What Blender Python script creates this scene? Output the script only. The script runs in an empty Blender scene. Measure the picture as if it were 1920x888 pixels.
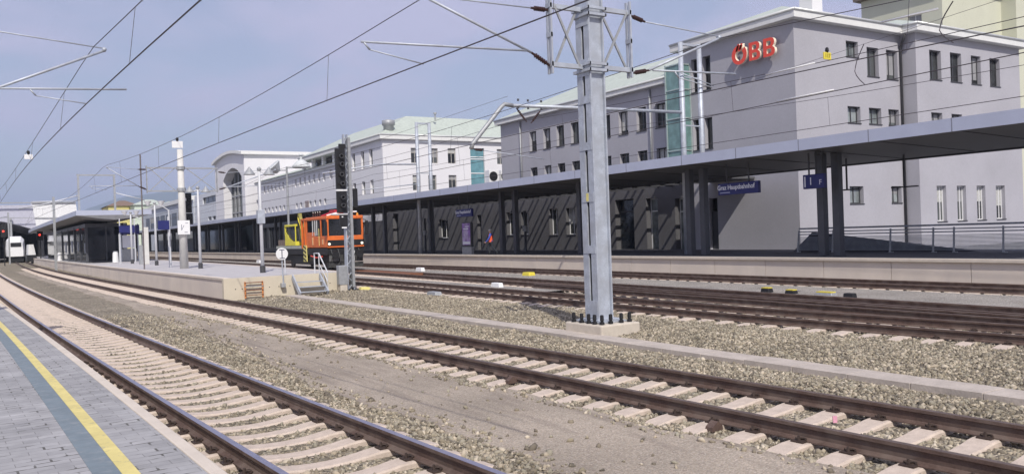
import bpy, math, random
import numpy as np
from math import sin, cos, pi, radians, atan2, hypot, sqrt
from mathutils import Vector, Matrix
random.seed(7); RNG = np.random.default_rng(11)
S = bpy.context.scene
COL = S.collection

# ------------------------------------------------------------------ camera
cam_d = bpy.data.cameras.new('camera'); cam = bpy.data.objects.new('camera', cam_d); COL.objects.link(cam)
cam_d.sensor_width = 36.0; cam_d.lens = 36.0*1560/1920; cam_d.clip_start = 0.05; cam_d.clip_end = 20000
_y, _p, _r = radians(31.8), radians(-0.325), radians(2.05)
fwd = Vector((sin(_y)*cos(_p), cos(_y)*cos(_p), sin(_p)))
rgt = Vector((cos(_y), -sin(_y), 0)); upv = rgt.cross(fwd)
R2 = cos(_r)*rgt - sin(_r)*upv; U2 = sin(_r)*rgt + cos(_r)*upv
M = Matrix((R2, U2, -fwd)).transposed().to_4x4(); M.translation = (0, 0, 2.163)
cam.matrix_world = M
S.camera = cam

# ------------------------------------------------------------------ world, sun, exposure
SUN_EL, SUN_AZ = 45.0, 22.0          # shadows fall towards +Y and a little towards +X
W = bpy.data.worlds.new('World'); S.world = W; W.use_nodes = True
nt = W.node_tree; N = nt.nodes; L = nt.links
for n in list(N): N.remove(n)
out = N.new('ShaderNodeOutputWorld'); bg = N.new('ShaderNodeBackground'); sky = N.new('ShaderNodeTexSky')
sky.sky_type = 'NISHITA'; sky.sun_disc = False; sky.sun_elevation = radians(SUN_EL); sky.sun_rotation = radians(180+SUN_AZ)
sky.air_density = 1.0; sky.dust_density = 1.6; sky.ozone_density = 1.6
tc = N.new('ShaderNodeTexCoord'); sep = N.new('ShaderNodeSeparateXYZ'); L.new(tc.outputs['Generated'], sep.inputs[0])
zc = N.new('ShaderNodeMath'); zc.operation = 'ADD'; zc.inputs[1].default_value = 0.22; L.new(sep.outputs['Z'], zc.inputs[0])
zm = N.new('ShaderNodeMath'); zm.operation = 'MAXIMUM'; zm.inputs[1].default_value = 0.08; L.new(zc.outputs[0], zm.inputs[0])
dx = N.new('ShaderNodeMath'); dx.operation = 'DIVIDE'; L.new(sep.outputs['X'], dx.inputs[0]); L.new(zm.outputs[0], dx.inputs[1])
dy = N.new('ShaderNodeMath'); dy.operation = 'DIVIDE'; L.new(sep.outputs['Y'], dy.inputs[0]); L.new(zm.outputs[0], dy.inputs[1])
cmb = N.new('ShaderNodeCombineXYZ'); L.new(dx.outputs[0], cmb.inputs[0]); L.new(dy.outputs[0], cmb.inputs[1])
nz = N.new('ShaderNodeTexNoise'); nz.inputs['Scale'].default_value = 1.7; nz.inputs['Detail'].default_value = 7; nz.inputs['Roughness'].default_value = .52
nz.inputs['Distortion'].default_value = .3
L.new(cmb.outputs[0], nz.inputs['Vector'])
cr = N.new('ShaderNodeValToRGB'); cr.color_ramp.elements[0].position = .40; cr.color_ramp.elements[1].position = .60
L.new(nz.outputs['Fac'], cr.inputs[0])
cf = N.new('ShaderNodeMath'); cf.operation = 'MULTIPLY_ADD'; cf.inputs[1].default_value = .50; cf.inputs[2].default_value = .46
L.new(cr.outputs[0], cf.inputs[0])
mx = N.new('ShaderNodeMix'); mx.data_type = 'RGBA'
L.new(cf.outputs[0], mx.inputs['Factor']); L.new(sky.outputs[0], mx.inputs['A'])
mx.inputs['B'].default_value = (5.0, 4.95, 6.85, 1)        # thin lavender cloud veil
L.new(mx.outputs['Result'], bg.inputs['Color']); bg.inputs['Strength'].default_value = .1
L.new(bg.outputs[0], out.inputs[0])
sd = bpy.data.lights.new('sun', 'SUN'); sun = bpy.data.objects.new('sun', sd); COL.objects.link(sun)
sd.energy = 3.6; sd.angle = radians(.5); sd.color = (1, .95, .87)
e, a = radians(SUN_EL), radians(SUN_AZ)
sun.rotation_euler = Vector((-sin(a)*cos(e), -cos(a)*cos(e), sin(e))).to_track_quat('Z', 'Y').to_euler()
sun.location = (-20, -40, 60)
S.view_settings.view_transform = 'Standard'; S.view_settings.look = 'None'
S.view_settings.exposure = 0.2; S.view_settings.gamma = 1; S.view_settings.use_curve_mapping = False
S.render.engine = 'CYCLES'; S.cycles.max_bounces = 6; S.cycles.transparent_max_bounces = 8

# ------------------------------------------------------------------ materials
MATS = {}
def mat(name, col, rough=.7, metal=0.0, var=.12, vscale=3.0, bump=0.0, bscale=40.0, spec=.4, fine=0.0, streak=0.0, tint=None, emit=None):
    if name in MATS: return MATS[name]
    m = bpy.data.materials.new(name); m.use_nodes = True; t = m.node_tree; n = t.nodes; l = t.links
    b = n['Principled BSDF']; b.inputs['Roughness'].default_value = rough; b.inputs['Metallic'].default_value = metal
    b.inputs['Specular IOR Level'].default_value = spec
    g = n.new('ShaderNodeNewGeometry')
    cur = None
    base = n.new('ShaderNodeRGB'); base.outputs[0].default_value = (*col, 1); cur = base.outputs[0]
    def mult(cur, src, lo, hi, a=.3, bb=.7):
        r = n.new('ShaderNodeMapRange'); r.inputs['From Min'].default_value = a; r.inputs['From Max'].default_value = bb
        r.inputs['To Min'].default_value = lo; r.inputs['To Max'].default_value = hi; l.new(src, r.inputs['Value'])
        v = n.new('ShaderNodeVectorMath'); v.operation = 'SCALE'; l.new(cur, v.inputs[0]); l.new(r.outputs[0], v.inputs['Scale'])
        return v.outputs[0]
    if var:
        x = n.new('ShaderNodeTexNoise'); x.inputs['Scale'].default_value = vscale; x.inputs['Detail'].default_value = 6; x.inputs['Roughness'].default_value = .6
        l.new(g.outputs['Position'], x.inputs['Vector']); cur = mult(cur, x.outputs['Fac'], 1-var, 1+var)
    if fine:
        x = n.new('ShaderNodeTexNoise'); x.inputs['Scale'].default_value = bscale; x.inputs['Detail'].default_value = 3
        l.new(g.outputs['Position'], x.inputs['Vector']); cur = mult(cur, x.outputs['Fac'], 1-fine, 1+fine)
    if streak:
        mp = n.new('ShaderNodeMapping'); mp.inputs['Scale'].default_value = (1.6, 1.6, .12); l.new(g.outputs['Position'], mp.inputs[0])
        x = n.new('ShaderNodeTexNoise'); x.inputs['Scale'].default_value = 2.2; x.inputs['Detail'].default_value = 5
        l.new(mp.outputs[0], x.inputs['Vector']); cur = mult(cur, x.outputs['Fac'], 1-streak, 1+streak*.4, .35, .65)
    if tint:
        x = n.new('ShaderNodeTexNoise'); x.inputs['Scale'].default_value = vscale*.55; x.inputs['Detail'].default_value = 4
        l.new(g.outputs['Position'], x.inputs['Vector'])
        r = n.new('ShaderNodeMapRange'); r.inputs['From Min'].default_value = .42; r.inputs['From Max'].default_value = .68; l.new(x.outputs['Fac'], r.inputs['Value'])
        q = n.new('ShaderNodeMix'); q.data_type = 'RGBA'; l.new(r.outputs[0], q.inputs['Factor']); l.new(cur, q.inputs['A']); q.inputs['B'].default_value = (*tint, 1)
        cur = q.outputs['Result']
    l.new(cur, b.inputs['Base Color'])
    if bump:
        x = n.new('ShaderNodeTexNoise'); x.inputs['Scale'].default_value = bscale; x.inputs['Detail'].default_value = 4
        l.new(g.outputs['Position'], x.inputs['Vector'])
        q = n.new('ShaderNodeBump'); q.inputs['Strength'].default_value = bump; q.inputs['Distance'].default_value = .01
        l.new(x.outputs['Fac'], q.inputs['Height']); l.new(q.outputs[0], b.inputs['Normal'])
    if emit:
        b.inputs['Emission Color'].default_value = (*emit[:3], 1); b.inputs['Emission Strength'].default_value = emit[3]
    m.diffuse_color = (*col, 1); MATS[name] = m
    return m

concrete = mat('beige concrete', (.67, .59, .51), .85, var=.07, vscale=.8, tint=(.60, .53, .47))
coping_m = mat('pale concrete coping', (.60, .53, .45), .85, var=.08, bump=.25)
sleeper_m = mat('sleeper concrete', (.55, .46, .385), .88, var=.12, vscale=9, bump=.5, bscale=60, fine=.06)
foundation_m = mat('foundation concrete', (.56, .50, .42), .85, var=.12, vscale=4, bump=.4)
trough_m = mat('trough concrete', (.46, .405, .355), .9, var=.15, vscale=3, bump=.4, bscale=30, fine=.08)
galv = mat('galvanised steel', (.46, .495, .555), .5, .25, var=.17, vscale=5, fine=.10, bscale=38, tint=(.40, .42, .46))
galv_dull = mat('dull galvanised steel', (.36, .37, .38), .55, .35, var=.15, vscale=7)
pole_m = mat('pale painted pole', (.60, .61, .63), .55, .1, var=.06)
conc_pole = mat('concrete pole', (.62, .61, .58), .8, var=.08)
rail_side = mat('rusty rail steel', (.105, .068, .055), .72, .0, var=.22, vscale=6, fine=.22, bscale=50, tint=(.16, .12, .10))
rail_top = mat('polished railhead', (.40, .38, .46), .34, .8, var=.12, vscale=5)
rail_top_dull = mat('worn railhead', (.17, .125, .105), .48, .5, var=.2, vscale=5)
rust = mat('rust', (.20, .085, .045), .8, var=.3, vscale=9)
clip_m = mat('rail clip steel', (.055, .038, .032), .7, .1, var=.3, vscale=20)
facade_grey = mat('grey render', (.41, .402, .435), .9, var=.07, vscale=.3, fine=.03, bscale=9)
facade_white = mat('white render', (.73, .72, .735), .9, var=.03, vscale=.4, )
facade_yellow = mat('pale yellow render', (.58, .585, .47), .9, var=.04, vscale=.4)
roof_green = mat('patinated sheet roof', (.50, .55, .48), .6, .1, var=.08, vscale=1.5, streak=.1)
eave_m = mat('white eaves', (.72, .72, .70), .7, var=.05)
frame_dark = mat('dark window frame', (.06, .06, .065), .5, var=.1)
frame_white = mat('white window frame', (.75, .75, .75), .5, var=.05)
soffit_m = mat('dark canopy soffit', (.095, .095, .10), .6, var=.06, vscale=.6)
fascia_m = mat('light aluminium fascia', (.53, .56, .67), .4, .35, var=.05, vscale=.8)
post_m = mat('dark grey post', (.085, .088, .10), .5, .2, var=.1)
dark_stuff = mat('dark interior', (.03, .031, .036), .8, var=.3, vscale=1)
asphalt_dark = mat('dark platform asphalt', (.085, .085, .10), .9, var=.12, vscale=2, fine=.1)
wire_m = mat('copper wire', (.085, .075, .085), .6, .3, var=0)
insul = mat('brown insulator', (.045, .022, .02), .3, var=.1, vscale=30)
black_m = mat('black paint', (.018, .018, .02), .5, var=.2, vscale=6)
white_m = mat('white paint', (.80, .80, .80), .5, var=.04)
orange_m = mat('orange vehicle paint', (.72, .165, .035), .42, var=.14, vscale=2.5, spec=.45, streak=.10)
yellow_m = mat('yellow paint', (.72, .60, .07), .5, var=.08, vscale=5)
yellow_pale = mat('pale yellow paint', (.70, .62, .22), .6, var=.1, vscale=9)
red_m = mat('red enamel', (.78, .085, .055), .4, var=.05)
red_dark = mat('crimson paint', (.42, .03, .05), .5, var=.15)
blue_sign = mat('blue sign enamel', (.022, .026, .14), .45, var=.08)
letter_white = mat('white lettering', (.75, .76, .82), .6, var=0)
cream_side = mat('cream letter side', (.85, .76, .62), .5, var=.03)
purple_m = mat('purple poster', (.24, .12, .38), .5, var=.55, vscale=2.5, tint=(.62, .56, .70))
teal_glass = mat('teal glass', (.13, .28, .32), .12, var=.25, vscale=1.2, spec=.7)
orange_rust = mat('orange painted steel', (.62, .24, .08), .6, var=.25, vscale=9)
red_glow = mat('red signal light', (.8, .05, .03), .4, emit=(1, .06, .04, 2.0))
lamp_on = mat('lit headlamp', (.9, .85, .7), .3, emit=(1, .88, .65, .7))
hill_m = mat('wooded hills', (.05, .075, .04), .95, var=.06, vscale=.02)
grass_m = mat('dry track weeds', (.16, .17, .05), .9, var=.4, vscale=4)

def glass_mat(name, dark, light, amount):
    m = bpy.data.materials.new(name); m.use_nodes = True; t = m.node_tree; n = t.nodes; l = t.links; b = n['Principled BSDF']
    oi = n.new('ShaderNodeObjectInfo'); g = n.new('ShaderNodeNewGeometry')
    x = n.new('ShaderNodeTexNoise'); x.inputs['Scale'].default_value = .9; x.inputs['Detail'].default_value = 3; l.new(g.outputs['Position'], x.inputs['Vector'])
    ad = n.new('ShaderNodeMath'); ad.operation = 'ADD'; l.new(x.outputs['Fac'], ad.inputs[0]); l.new(oi.outputs['Random'], ad.inputs[1])
    r = n.new('ShaderNodeMapRange'); r.inputs['From Min'].default_value = .75; r.inputs['From Max'].default_value = 1.35
    r.inputs['To Max'].default_value = amount; l.new(ad.outputs[0], r.inputs['Value'])
    q = n.new('ShaderNodeMix'); q.data_type = 'RGBA'; l.new(r.outputs[0], q.inputs['Factor'])
    q.inputs['A'].default_value = (*dark, 1); q.inputs['B'].default_value = (*light, 1); l.new(q.outputs['Result'], b.inputs['Base Color'])
    b.inputs['Roughness'].default_value = .08; b.inputs['Specular IOR Level'].default_value = .5
    MATS[name] = m; return m
pane_m = glass_mat('window glass', (.012, .014, .017), (.13, .14, .14), .7)
pane_dark = glass_mat('dark station glass', (.014, .018, .024), (.05, .055, .07), .3)
pane_bright = glass_mat('curtained glass', (.05, .06, .06), (.5, .55, .56), .9)

def paver_mat():
    m = bpy.data.materials.new('grey paving blocks'); m.use_nodes = True; t = m.node_tree; n = t.nodes; l = t.links; b = n['Principled BSDF']
    b.inputs['Roughness'].default_value = .8
    g = n.new('ShaderNodeNewGeometry'); mp = n.new('ShaderNodeMapping'); mp.inputs['Rotation'].default_value = (0, 0, radians(-3.2)); l.new(g.outputs['Position'], mp.inputs[0])
    br = n.new('ShaderNodeTexBrick'); br.inputs['Scale'].default_value = 1; br.inputs['Brick Width'].default_value = .22; br.inputs['Row Height'].default_value = .11
    br.inputs['Mortar Size'].default_value = .0035; br.inputs['Color1'].default_value = (.375, .368, .368, 1); br.inputs['Color2'].default_value = (.31, .306, .308, 1)
    br.inputs['Mortar'].default_value = (.22, .215, .21, 1); br.inputs['Mortar Smooth'].default_value = .4
    l.new(mp.outputs[0], br.inputs['Vector'])
    x = n.new('ShaderNodeTexNoise'); x.inputs['Scale'].default_value = 2.2; x.inputs['Detail'].default_value = 7; x.inputs['Roughness'].default_value = .65; l.new(g.outputs['Position'], x.inputs['Vector'])
    r = n.new('ShaderNodeMapRange'); r.inputs['From Min'].default_value = .3; r.inputs['From Max'].default_value = .7; r.inputs['To Min'].default_value = .74; r.inputs['To Max'].default_value = 1.18; l.new(x.outputs['Fac'], r.inputs['Value'])
    v = n.new('ShaderNodeVectorMath'); v.operation = 'SCALE'; l.new(br.outputs['Color'], v.inputs[0]); l.new(r.outputs[0], v.inputs['Scale'])
    # dark moss caught in some of the joints
    x2 = n.new('ShaderNodeTexNoise'); x2.inputs['Scale'].default_value = 7; x2.inputs['Detail'].default_value = 4; l.new(g.outputs['Position'], x2.inputs['Vector'])
    r2 = n.new('ShaderNodeMapRange'); r2.inputs['From Min'].default_value = .53; r2.inputs['From Max'].default_value = .62; l.new(x2.outputs['Fac'], r2.inputs['Value'])
    br2 = n.new('ShaderNodeTexBrick'); br2.inputs['Scale'].default_value = 1; br2.inputs['Brick Width'].default_value = .22; br2.inputs['Row Height'].default_value = .11; br2.inputs['Mortar Size'].default_value = .009
    br2.inputs['Color1'].default_value = (0, 0, 0, 1); br2.inputs['Color2'].default_value = (0, 0, 0, 1); br2.inputs['Mortar'].default_value = (1, 1, 1, 1); l.new(mp.outputs[0], br2.inputs['Vector'])
    mu = n.new('ShaderNodeMath'); mu.operation = 'MULTIPLY'; l.new(r2.outputs[0], mu.inputs[0]); l.new(br2.outputs['Color'], mu.inputs[1])
    q = n.new('ShaderNodeMix'); q.data_type = 'RGBA'; l.new(mu.outputs[0], q.inputs['Factor']); l.new(v.outputs[0], q.inputs['A']); q.inputs['B'].default_value = (.10, .095, .085, 1)
    l.new(q.outputs['Result'], b.inputs['Base Color'])
    bp = n.new('ShaderNodeBump'); bp.inputs['Strength'].default_value = .4; bp.inputs['Distance'].default_value = .004; l.new(br.outputs['Fac'], bp.inputs['Height']); bp.invert = True
    l.new(bp.outputs[0], b.inputs['Normal'])
    return m
paver_m = paver_mat()
def worn_paint(name, col, under, lo=.56, hi=.66):
    m = mat(name, col, .7, var=.12, vscale=5)
    n = m.node_tree.nodes; l = m.node_tree.links; b = n['Principled BSDF']
    src = b.inputs['Base Color'].links[0].from_socket
    g = n.new('ShaderNodeNewGeometry'); x = n.new('ShaderNodeTexNoise'); x.inputs['Scale'].default_value = 9; x.inputs['Detail'].default_value = 8; x.inputs['Roughness'].default_value = .7
    l.new(g.outputs['Position'], x.inputs['Vector'])
    r = n.new('ShaderNodeMapRange'); r.inputs['From Min'].default_value = lo; r.inputs['From Max'].default_value = hi; r.inputs['To Max'].default_value = .8; l.new(x.outputs['Fac'], r.inputs['Value'])
    q = n.new('ShaderNodeMix'); q.data_type = 'RGBA'; l.new(r.outputs[0], q.inputs['Factor']); l.new(src, q.inputs['A']); q.inputs['B'].default_value = (*under, 1)
    l.new(q.outputs['Result'], b.inputs['Base Color']); return m
line_yellow = worn_paint('yellow platform line', (.66, .56, .22), (.36, .33, .22))
line_blue = worn_paint('blue grey tactile strip', (.175, .215, .24), (.27, .285, .295), .5, .7)

def ballast_mat(name, mean, scale, island=False, amp=1.0, con=1.0):
    m = bpy.data.materials.new(name); m.use_nodes = True; t = m.node_tree; n = t.nodes; l = t.links; b = n['Principled BSDF']
    b.inputs['Roughness'].default_value = .9; b.inputs['Specular IOR Level'].default_value = .25
    g = n.new('ShaderNodeNewGeometry')
    ramp = n.new('ShaderNodeValToRGB'); el = ramp.color_ramp.elements
    cols = [(0, .42), (.2, .66), (.45, .92), (.65, 1.08), (.85, 1.32), (1, 1.75)]
    cols = [(p, 1+(k-1)*con) for p, k in cols]
    tint = [(1, 1, 1), (1.0, .97, .92), (1.02, 1.0, .9), (.96, 1, .97), (1.02, .98, .9), (1, 1, .98)]
    el[0].position = 0; el[1].position = 1
    for i, (p, k) in enumerate(cols):
        e_ = el[0] if i == 0 else (el[-1] if i == len(cols)-1 else el.new(p))
        e_.color = (*(min(1, mean[j]*k*tint[i][j]) for j in range(3)), 1)
    if island: src = g.outputs['Random Per Island']
    else:
        v = n.new('ShaderNodeTexVoronoi'); v.inputs['Scale'].default_value = scale; v.inputs['Randomness'].default_value = 1
        l.new(g.outputs['Position'], v.inputs['Vector'])
        s_ = n.new('ShaderNodeSeparateColor'); l.new(v.outputs['Color'], s_.inputs[0]); src = s_.outputs[0]
        bp = n.new('ShaderNodeBump'); bp.inputs['Strength'].default_value = 1; bp.inputs['Distance'].default_value = .05*amp; bp.invert = True
        l.new(v.outputs['Distance'], bp.inputs['Height']); l.new(bp.outputs[0], b.inputs['Normal'])
    l.new(src, ramp.inputs[0])
    x = n.new('ShaderNodeTexNoise'); x.inputs['Scale'].default_value = .55; x.inputs['Detail'].default_value = 6; l.new(g.outputs['Position'], x.inputs['Vector'])
    r = n.new('ShaderNodeMapRange'); r.inputs['From Min'].default_value = .3; r.inputs['From Max'].default_value = .7; r.inputs['To Min'].default_value = .84; r.inputs['To Max'].default_value = 1.16; l.new(x.outputs['Fac'], r.inputs['Value'])
    v2 = n.new('ShaderNodeVectorMath'); v2.operation = 'SCALE'; l.new(ramp.outputs[0], v2.inputs[0]); l.new(r.outputs[0], v2.inputs['Scale'])
    l.new(v2.outputs[0], b.inputs['Base Color']); MATS[name] = m
    return m
ballast_m = ballast_mat('ballast bed', (.30, .262, .212), 22)
stone_m = ballast_mat('ballast stones', (.305, .268, .215), 1, island=True)
fine_gravel = ballast_mat('fine grey gravel', (.34, .315, .30), 60, amp=.25)

def path_mat():
    m = ballast_mat('gritty path', (.355, .305, .262), 70, amp=.10, con=.5)
    n = m.node_tree.nodes; l = m.node_tree.links; b = n['Principled BSDF']; src = b.inputs['Base Color'].links[0].from_socket
    g = n.new('ShaderNodeNewGeometry'); mp = n.new('ShaderNodeMapping'); mp.inputs['Rotation'].default_value = (0, 0, radians(-3.0)); mp.inputs['Scale'].default_value = (3.2, .35, 1); l.new(g.outputs['Position'], mp.inputs[0])
    x = n.new('ShaderNodeTexNoise'); x.inputs['Scale'].default_value = 1.4; x.inputs['Detail'].default_value = 6; l.new(mp.outputs[0], x.inputs['Vector'])
    r = n.new('ShaderNodeMapRange'); r.inputs['From Min'].default_value = .52; r.inputs['From Max'].default_value = .70; r.inputs['To Max'].default_value = .5; l.new(x.outputs['Fac'], r.inputs['Value'])
    q = n.new('ShaderNodeMix'); q.data_type = 'RGBA'; l.new(r.outputs[0], q.inputs['Factor']); l.new(src, q.inputs['A']); q.inputs['B'].default_value = (.20, .165, .14, 1)
    l.new(q.outputs['Result'], b.inputs['Base Color'])
    return m
path_m = path_mat()

cladding_m = mat('dark grey cladding', (.115,.112,.118), .75, var=.10, vscale=.5)

# ------------------------------------------------------------------ builders
class MB:
    def __init__(s): s.v = []; s.f = []; s.mi = []; s.cur = 0
    def add(s, vs, fs):
        k = len(s.v); s.v += [tuple(p) for p in vs]; s.f += [tuple(i+k for i in f) for f in fs]; s.mi += [s.cur]*len(fs); return s
    def box(s, x0, x1, y0, y1, z0, z1):
        return s.add([(x0,y0,z0),(x1,y0,z0),(x1,y1,z0),(x0,y1,z0),(x0,y0,z1),(x1,y0,z1),(x1,y1,z1),(x0,y1,z1)],
                     [(3,2,1,0),(4,5,6,7),(0,1,5,4),(1,2,6,5),(2,3,7,6),(3,0,4,7)])
    def bar(s, p, q, w, h=None, up=(0,0,1)):
        h = h or w; p = Vector(p); q = Vector(q); d = (q-p).normalized(); u = Vector(up)
        if abs(d.dot(u)) > .98: u = Vector((0,1,0))
        r = d.cross(u).normalized(); u = r.cross(d)
        c = [-r*w/2-u*h/2, r*w/2-u*h/2, r*w/2+u*h/2, -r*w/2+u*h/2]
        return s.add([p+k for k in c]+[q+k for k in c], [(3,2,1,0),(4,5,6,7),(0,1,5,4),(1,2,6,5),(2,3,7,6),(3,0,4,7)])
    def tube(s, pts, r, n=8, r1=None, caps=True):
        pts = [Vector(p) for p in pts]; m = len(pts); vs = []
        for i, p in enumerate(pts):
            d = (pts[min(i+1,m-1)]-pts[max(i-1,0)]).normalized()
            u = Vector((0,0,1)) if abs(d.z) < .95 else Vector((0,1,0))
            a_ = d.cross(u).normalized(); b_ = a_.cross(d)
            rr = r if r1 is None else r+(r1-r)*i/(m-1)
            vs += [p+(a_*cos(2*pi*k/n)+b_*sin(2*pi*k/n))*rr for k in range(n)]
        fs = [(i*n+k, i*n+(k+1)%n, (i+1)*n+(k+1)%n, (i+1)*n+k) for i in range(m-1) for k in range(n)]
        if caps: fs += [tuple(reversed(range(n))), tuple(range((m-1)*n, m*n))]
        return s.add(vs, fs)
    def rings(s, p, axis, prof, n=12):      # lathe: profile of (distance along axis, radius)
        p = Vector(p); d = Vector(axis).normalized(); u = Vector((0,0,1)) if abs(d.z) < .9 else Vector((1,0,0))
        a_ = d.cross(u).normalized(); b_ = a_.cross(d); vs = []
        for t, r in prof: vs += [p+d*t+(a_*cos(2*pi*k/n)+b_*sin(2*pi*k/n))*max(r,.0005) for k in range(n)]
        m = len(prof)
        fs = [(i*n+k, i*n+(k+1)%n, (i+1)*n+(k+1)%n, (i+1)*n+k) for i in range(m-1) for k in range(n)]
        fs += [tuple(reversed(range(n))), tuple(range((m-1)*n, m*n))]
        return s.add(vs, fs)
    def prism(s, poly, off):                # planar polygon (3d points) pushed along a vector
        n = len(poly); o = Vector(off); a_ = [Vector(p) for p in poly]
        return s.add(a_+[p+o for p in a_], [tuple(reversed(range(n))), tuple(range(n,2*n))]+[(i,(i+1)%n,n+(i+1)%n,n+i) for i in range(n)])
    def quad(s, *p): return s.add(p, [tuple(range(len(p)))])
    def build(s, name, m, parent=None, org=None, smooth=False, bevel=0, local=False):
        me = bpy.data.meshes.new(name)
        o = bpy.data.objects.new(name, me); COL.objects.link(o)
        if local: base = Vector((0,0,0)); o.location = org or (0,0,0)
        elif parent is not None:
            base = Vector(parent['_o']) if '_o' in parent else Vector((0,0,0)); o.location = (0,0,0)
        else:
            if org is None:
                a_ = np.array(s.v); org = (float(a_[:,0].mean()), float(a_[:,1].mean()), float(a_[:,2].min()))
            base = Vector(org); o.location = base
        me.from_pydata([tuple(Vector(p)-base) for p in s.v], [], s.f)
        for q in (m if isinstance(m, (list, tuple)) else [m]): me.materials.append(q)
        if isinstance(m, (list, tuple)): me.polygons.foreach_set('material_index', s.mi)
        if smooth: me.polygons.foreach_set('use_smooth', [True]*len(me.polygons))
        me.update()
        if parent is not None: o.parent = parent
        o['_o'] = tuple(base)
        if bevel:
            b = o.modifiers.new('bevel', 'BEVEL'); b.width = bevel; b.segments = 2; b.limit_method = 'ANGLE'
        return o
def tag(o, label=None, cat=None, group=None, kind=None):
    if label: o['label'] = label
    if cat: o['category'] = cat
    if group: o['group'] = group
    if kind: o['kind'] = kind
    return o
def thing(name, label, cat, loc, group=None, rotz=0):
    o = bpy.data.objects.new(name, None); COL.objects.link(o); o.location = loc; o.rotation_euler = (0,0,rotz); o.empty_display_size = .3
    o['_o'] = tuple(loc) if not rotz else (0,0,0)
    return tag(o, label, cat, group)
def cp(o, parent=None, loc=None, rotz=None):
    c = o.copy(); COL.objects.link(c)
    if parent is not None: c.parent = parent
    if loc is not None: c.location = loc
    if rotz is not None: c.rotation_euler = (0,0,rotz)
    return c
def dup(root, loc, label, rotz=None):
    r = cp(root, loc=loc, rotz=rotz); r['label'] = label
    for ch in list(root.children):
        c = cp(ch, r)
        for g in list(ch.children): cp(g, c)
    return r
def text_mesh(body, size, extrude, bold=0.0, align='CENTER'):
    cu = bpy.data.curves.new('lettering', 'FONT'); cu.body = body; cu.size = size; cu.extrude = extrude; cu.offset = bold; cu.align_x = align; cu.align_y = 'CENTER'
    o = bpy.data.objects.new('lettering_source', cu); COL.objects.link(o)
    bpy.context.view_layer.update()
    me = bpy.data.meshes.new_from_object(o.evaluated_get(bpy.context.evaluated_depsgraph_get()))
    bpy.data.objects.remove(o); bpy.data.curves.remove(cu)
    return me
def lettering(name, body, size, loc, right, up, m, parent, extrude=.004, bold=0.0, align='CENTER', sx=1.0):
    me = text_mesh(body, size, extrude, bold, align); o = bpy.data.objects.new(name, me); COL.objects.link(o)
    r = Vector(right).normalized(); u = Vector(up).normalized(); n = r.cross(u)
    mw = Matrix((r*sx, u, n)).transposed().to_4x4(); mw.translation = Vector(loc)-Vector(parent['_o'])
    me.materials.clear(); me.materials.append(m); o.parent = parent; o.matrix_local = mw
    return o

# ------------------------------------------------------------------ alignment of the five tracks
def fit(pts, deg):
    p = np.array(pts); return np.polyfit(p[:,0], p[:,1], deg)
T1f = fit([(0,3.45),(6.4,3.05),(9,2.9),(12.8,2.68),(17.8,2.34),(19.5,2.27),(30.7,1.66),(47.2,.84),(50.2,.78),(87,-.5),(130,-1.6)], 3)
T2f = fit([(0,8.42),(4.4,8.15),(7.6,8.0),(12.2,7.65),(16.4,7.42),(19.9,7.3),(23.4,7.1),(27.9,6.84),(32.6,6.57),(39.7,6.22),(43.7,6.03),(53,5.75),(66,5.05),(84.6,4.3),(103,4.02),(138,3.75),(165,3.7)], 4)
T4f = fit([(0,18.9),(10,19.2),(17,19.6),(29,20.12),(50,20.5),(56,20.6),(87,20.7),(130,20.5)], 3)
def line_fn(co, ymax):
    d = np.polyder(co); xm = float(np.polyval(co, ymax)); sm = float(np.polyval(d, ymax))
    def f(y): return float(np.polyval(co, y)) if y <= ymax else xm+sm*(y-ymax)
    return f
TRACK = {'near': line_fn(T1f, 125), 'second': line_fn(T2f, 150), 'third': lambda y: 15.85+max(0, 18-y)**2*.0045, 'fourth': line_fn(T4f, 90),
         'platform': lambda y: 26.0-max(0, y-37)*.012}
def slope(f, y): return (f(y+.25)-f(y-.25))/.5
_EN = np.polyfit([2,5.6,9,12.2,19.6,28.6],[1.38,1.24,1.10,.93,.54,.02],2)
EDGE_NEAR = lambda y: float(np.polyval(_EN,y)) if y < 28.6 else TRACK['near'](y)-1.74
_ME = fit([(35.3,7.85),(43.9,7.75),(59.6,7.3),(79.8,6.75),(97.5,6.1),(125,5.6),(157,5.2)], 2)
EDGE_MID = lambda y: max(float(np.polyval(_ME, min(y,150))), 5.25)
PZ = .66                              # platform level above the rails
GZ = -.232                            # ballast level

# ------------------------------------------------------------------ ground
g = MB(); g.quad((-4000,-600,-.36),(9000,-600,-.36),(9000,9000,-.36),(-4000,9000,-.36))
tag(g.build('ground', mat('far ground', (.26,.24,.20), .95, var=.2, vscale=.05), org=(0,0,-.36)), kind='structure')

def strip(fa, fb, y0, y1, z, name, m, step=2.0, nx=1, jitter=0, kind='structure', zf=None):
    b = MB(); ys = np.linspace(y0, y1, max(2, int((y1-y0)/step)+1)); vs = []
    for y in ys:
        for i in range(nx+1):
            t = i/nx; x = fa(y)*(1-t)+fb(y)*t
            vs.append((x, y, (zf(x, y) if zf else z)))
    fs = [(j*(nx+1)+i, j*(nx+1)+i+1, (j+1)*(nx+1)+i+1, (j+1)*(nx+1)+i) for j in range(len(ys)-1) for i in range(nx)]
    b.add(vs, fs); k0 = len(ys)
    for i in (0, nx):
        e_ = [vs[j*(nx+1)+i] for j in range(k0)]; d = [(p[0]+(-.06 if i == 0 else .06), p[1], p[2]-.12) for p in e_]
        b.add(e_+d, [((j, k0+j, k0+j+1, j+1) if i == 0 else (j, j+1, k0+j+1, k0+j)) for j in range(k0-1)])
    o = b.build(name, m, org=(0,0,0))
    return tag(o, kind=kind)
_h = RNG.random((400, 200))
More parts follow.
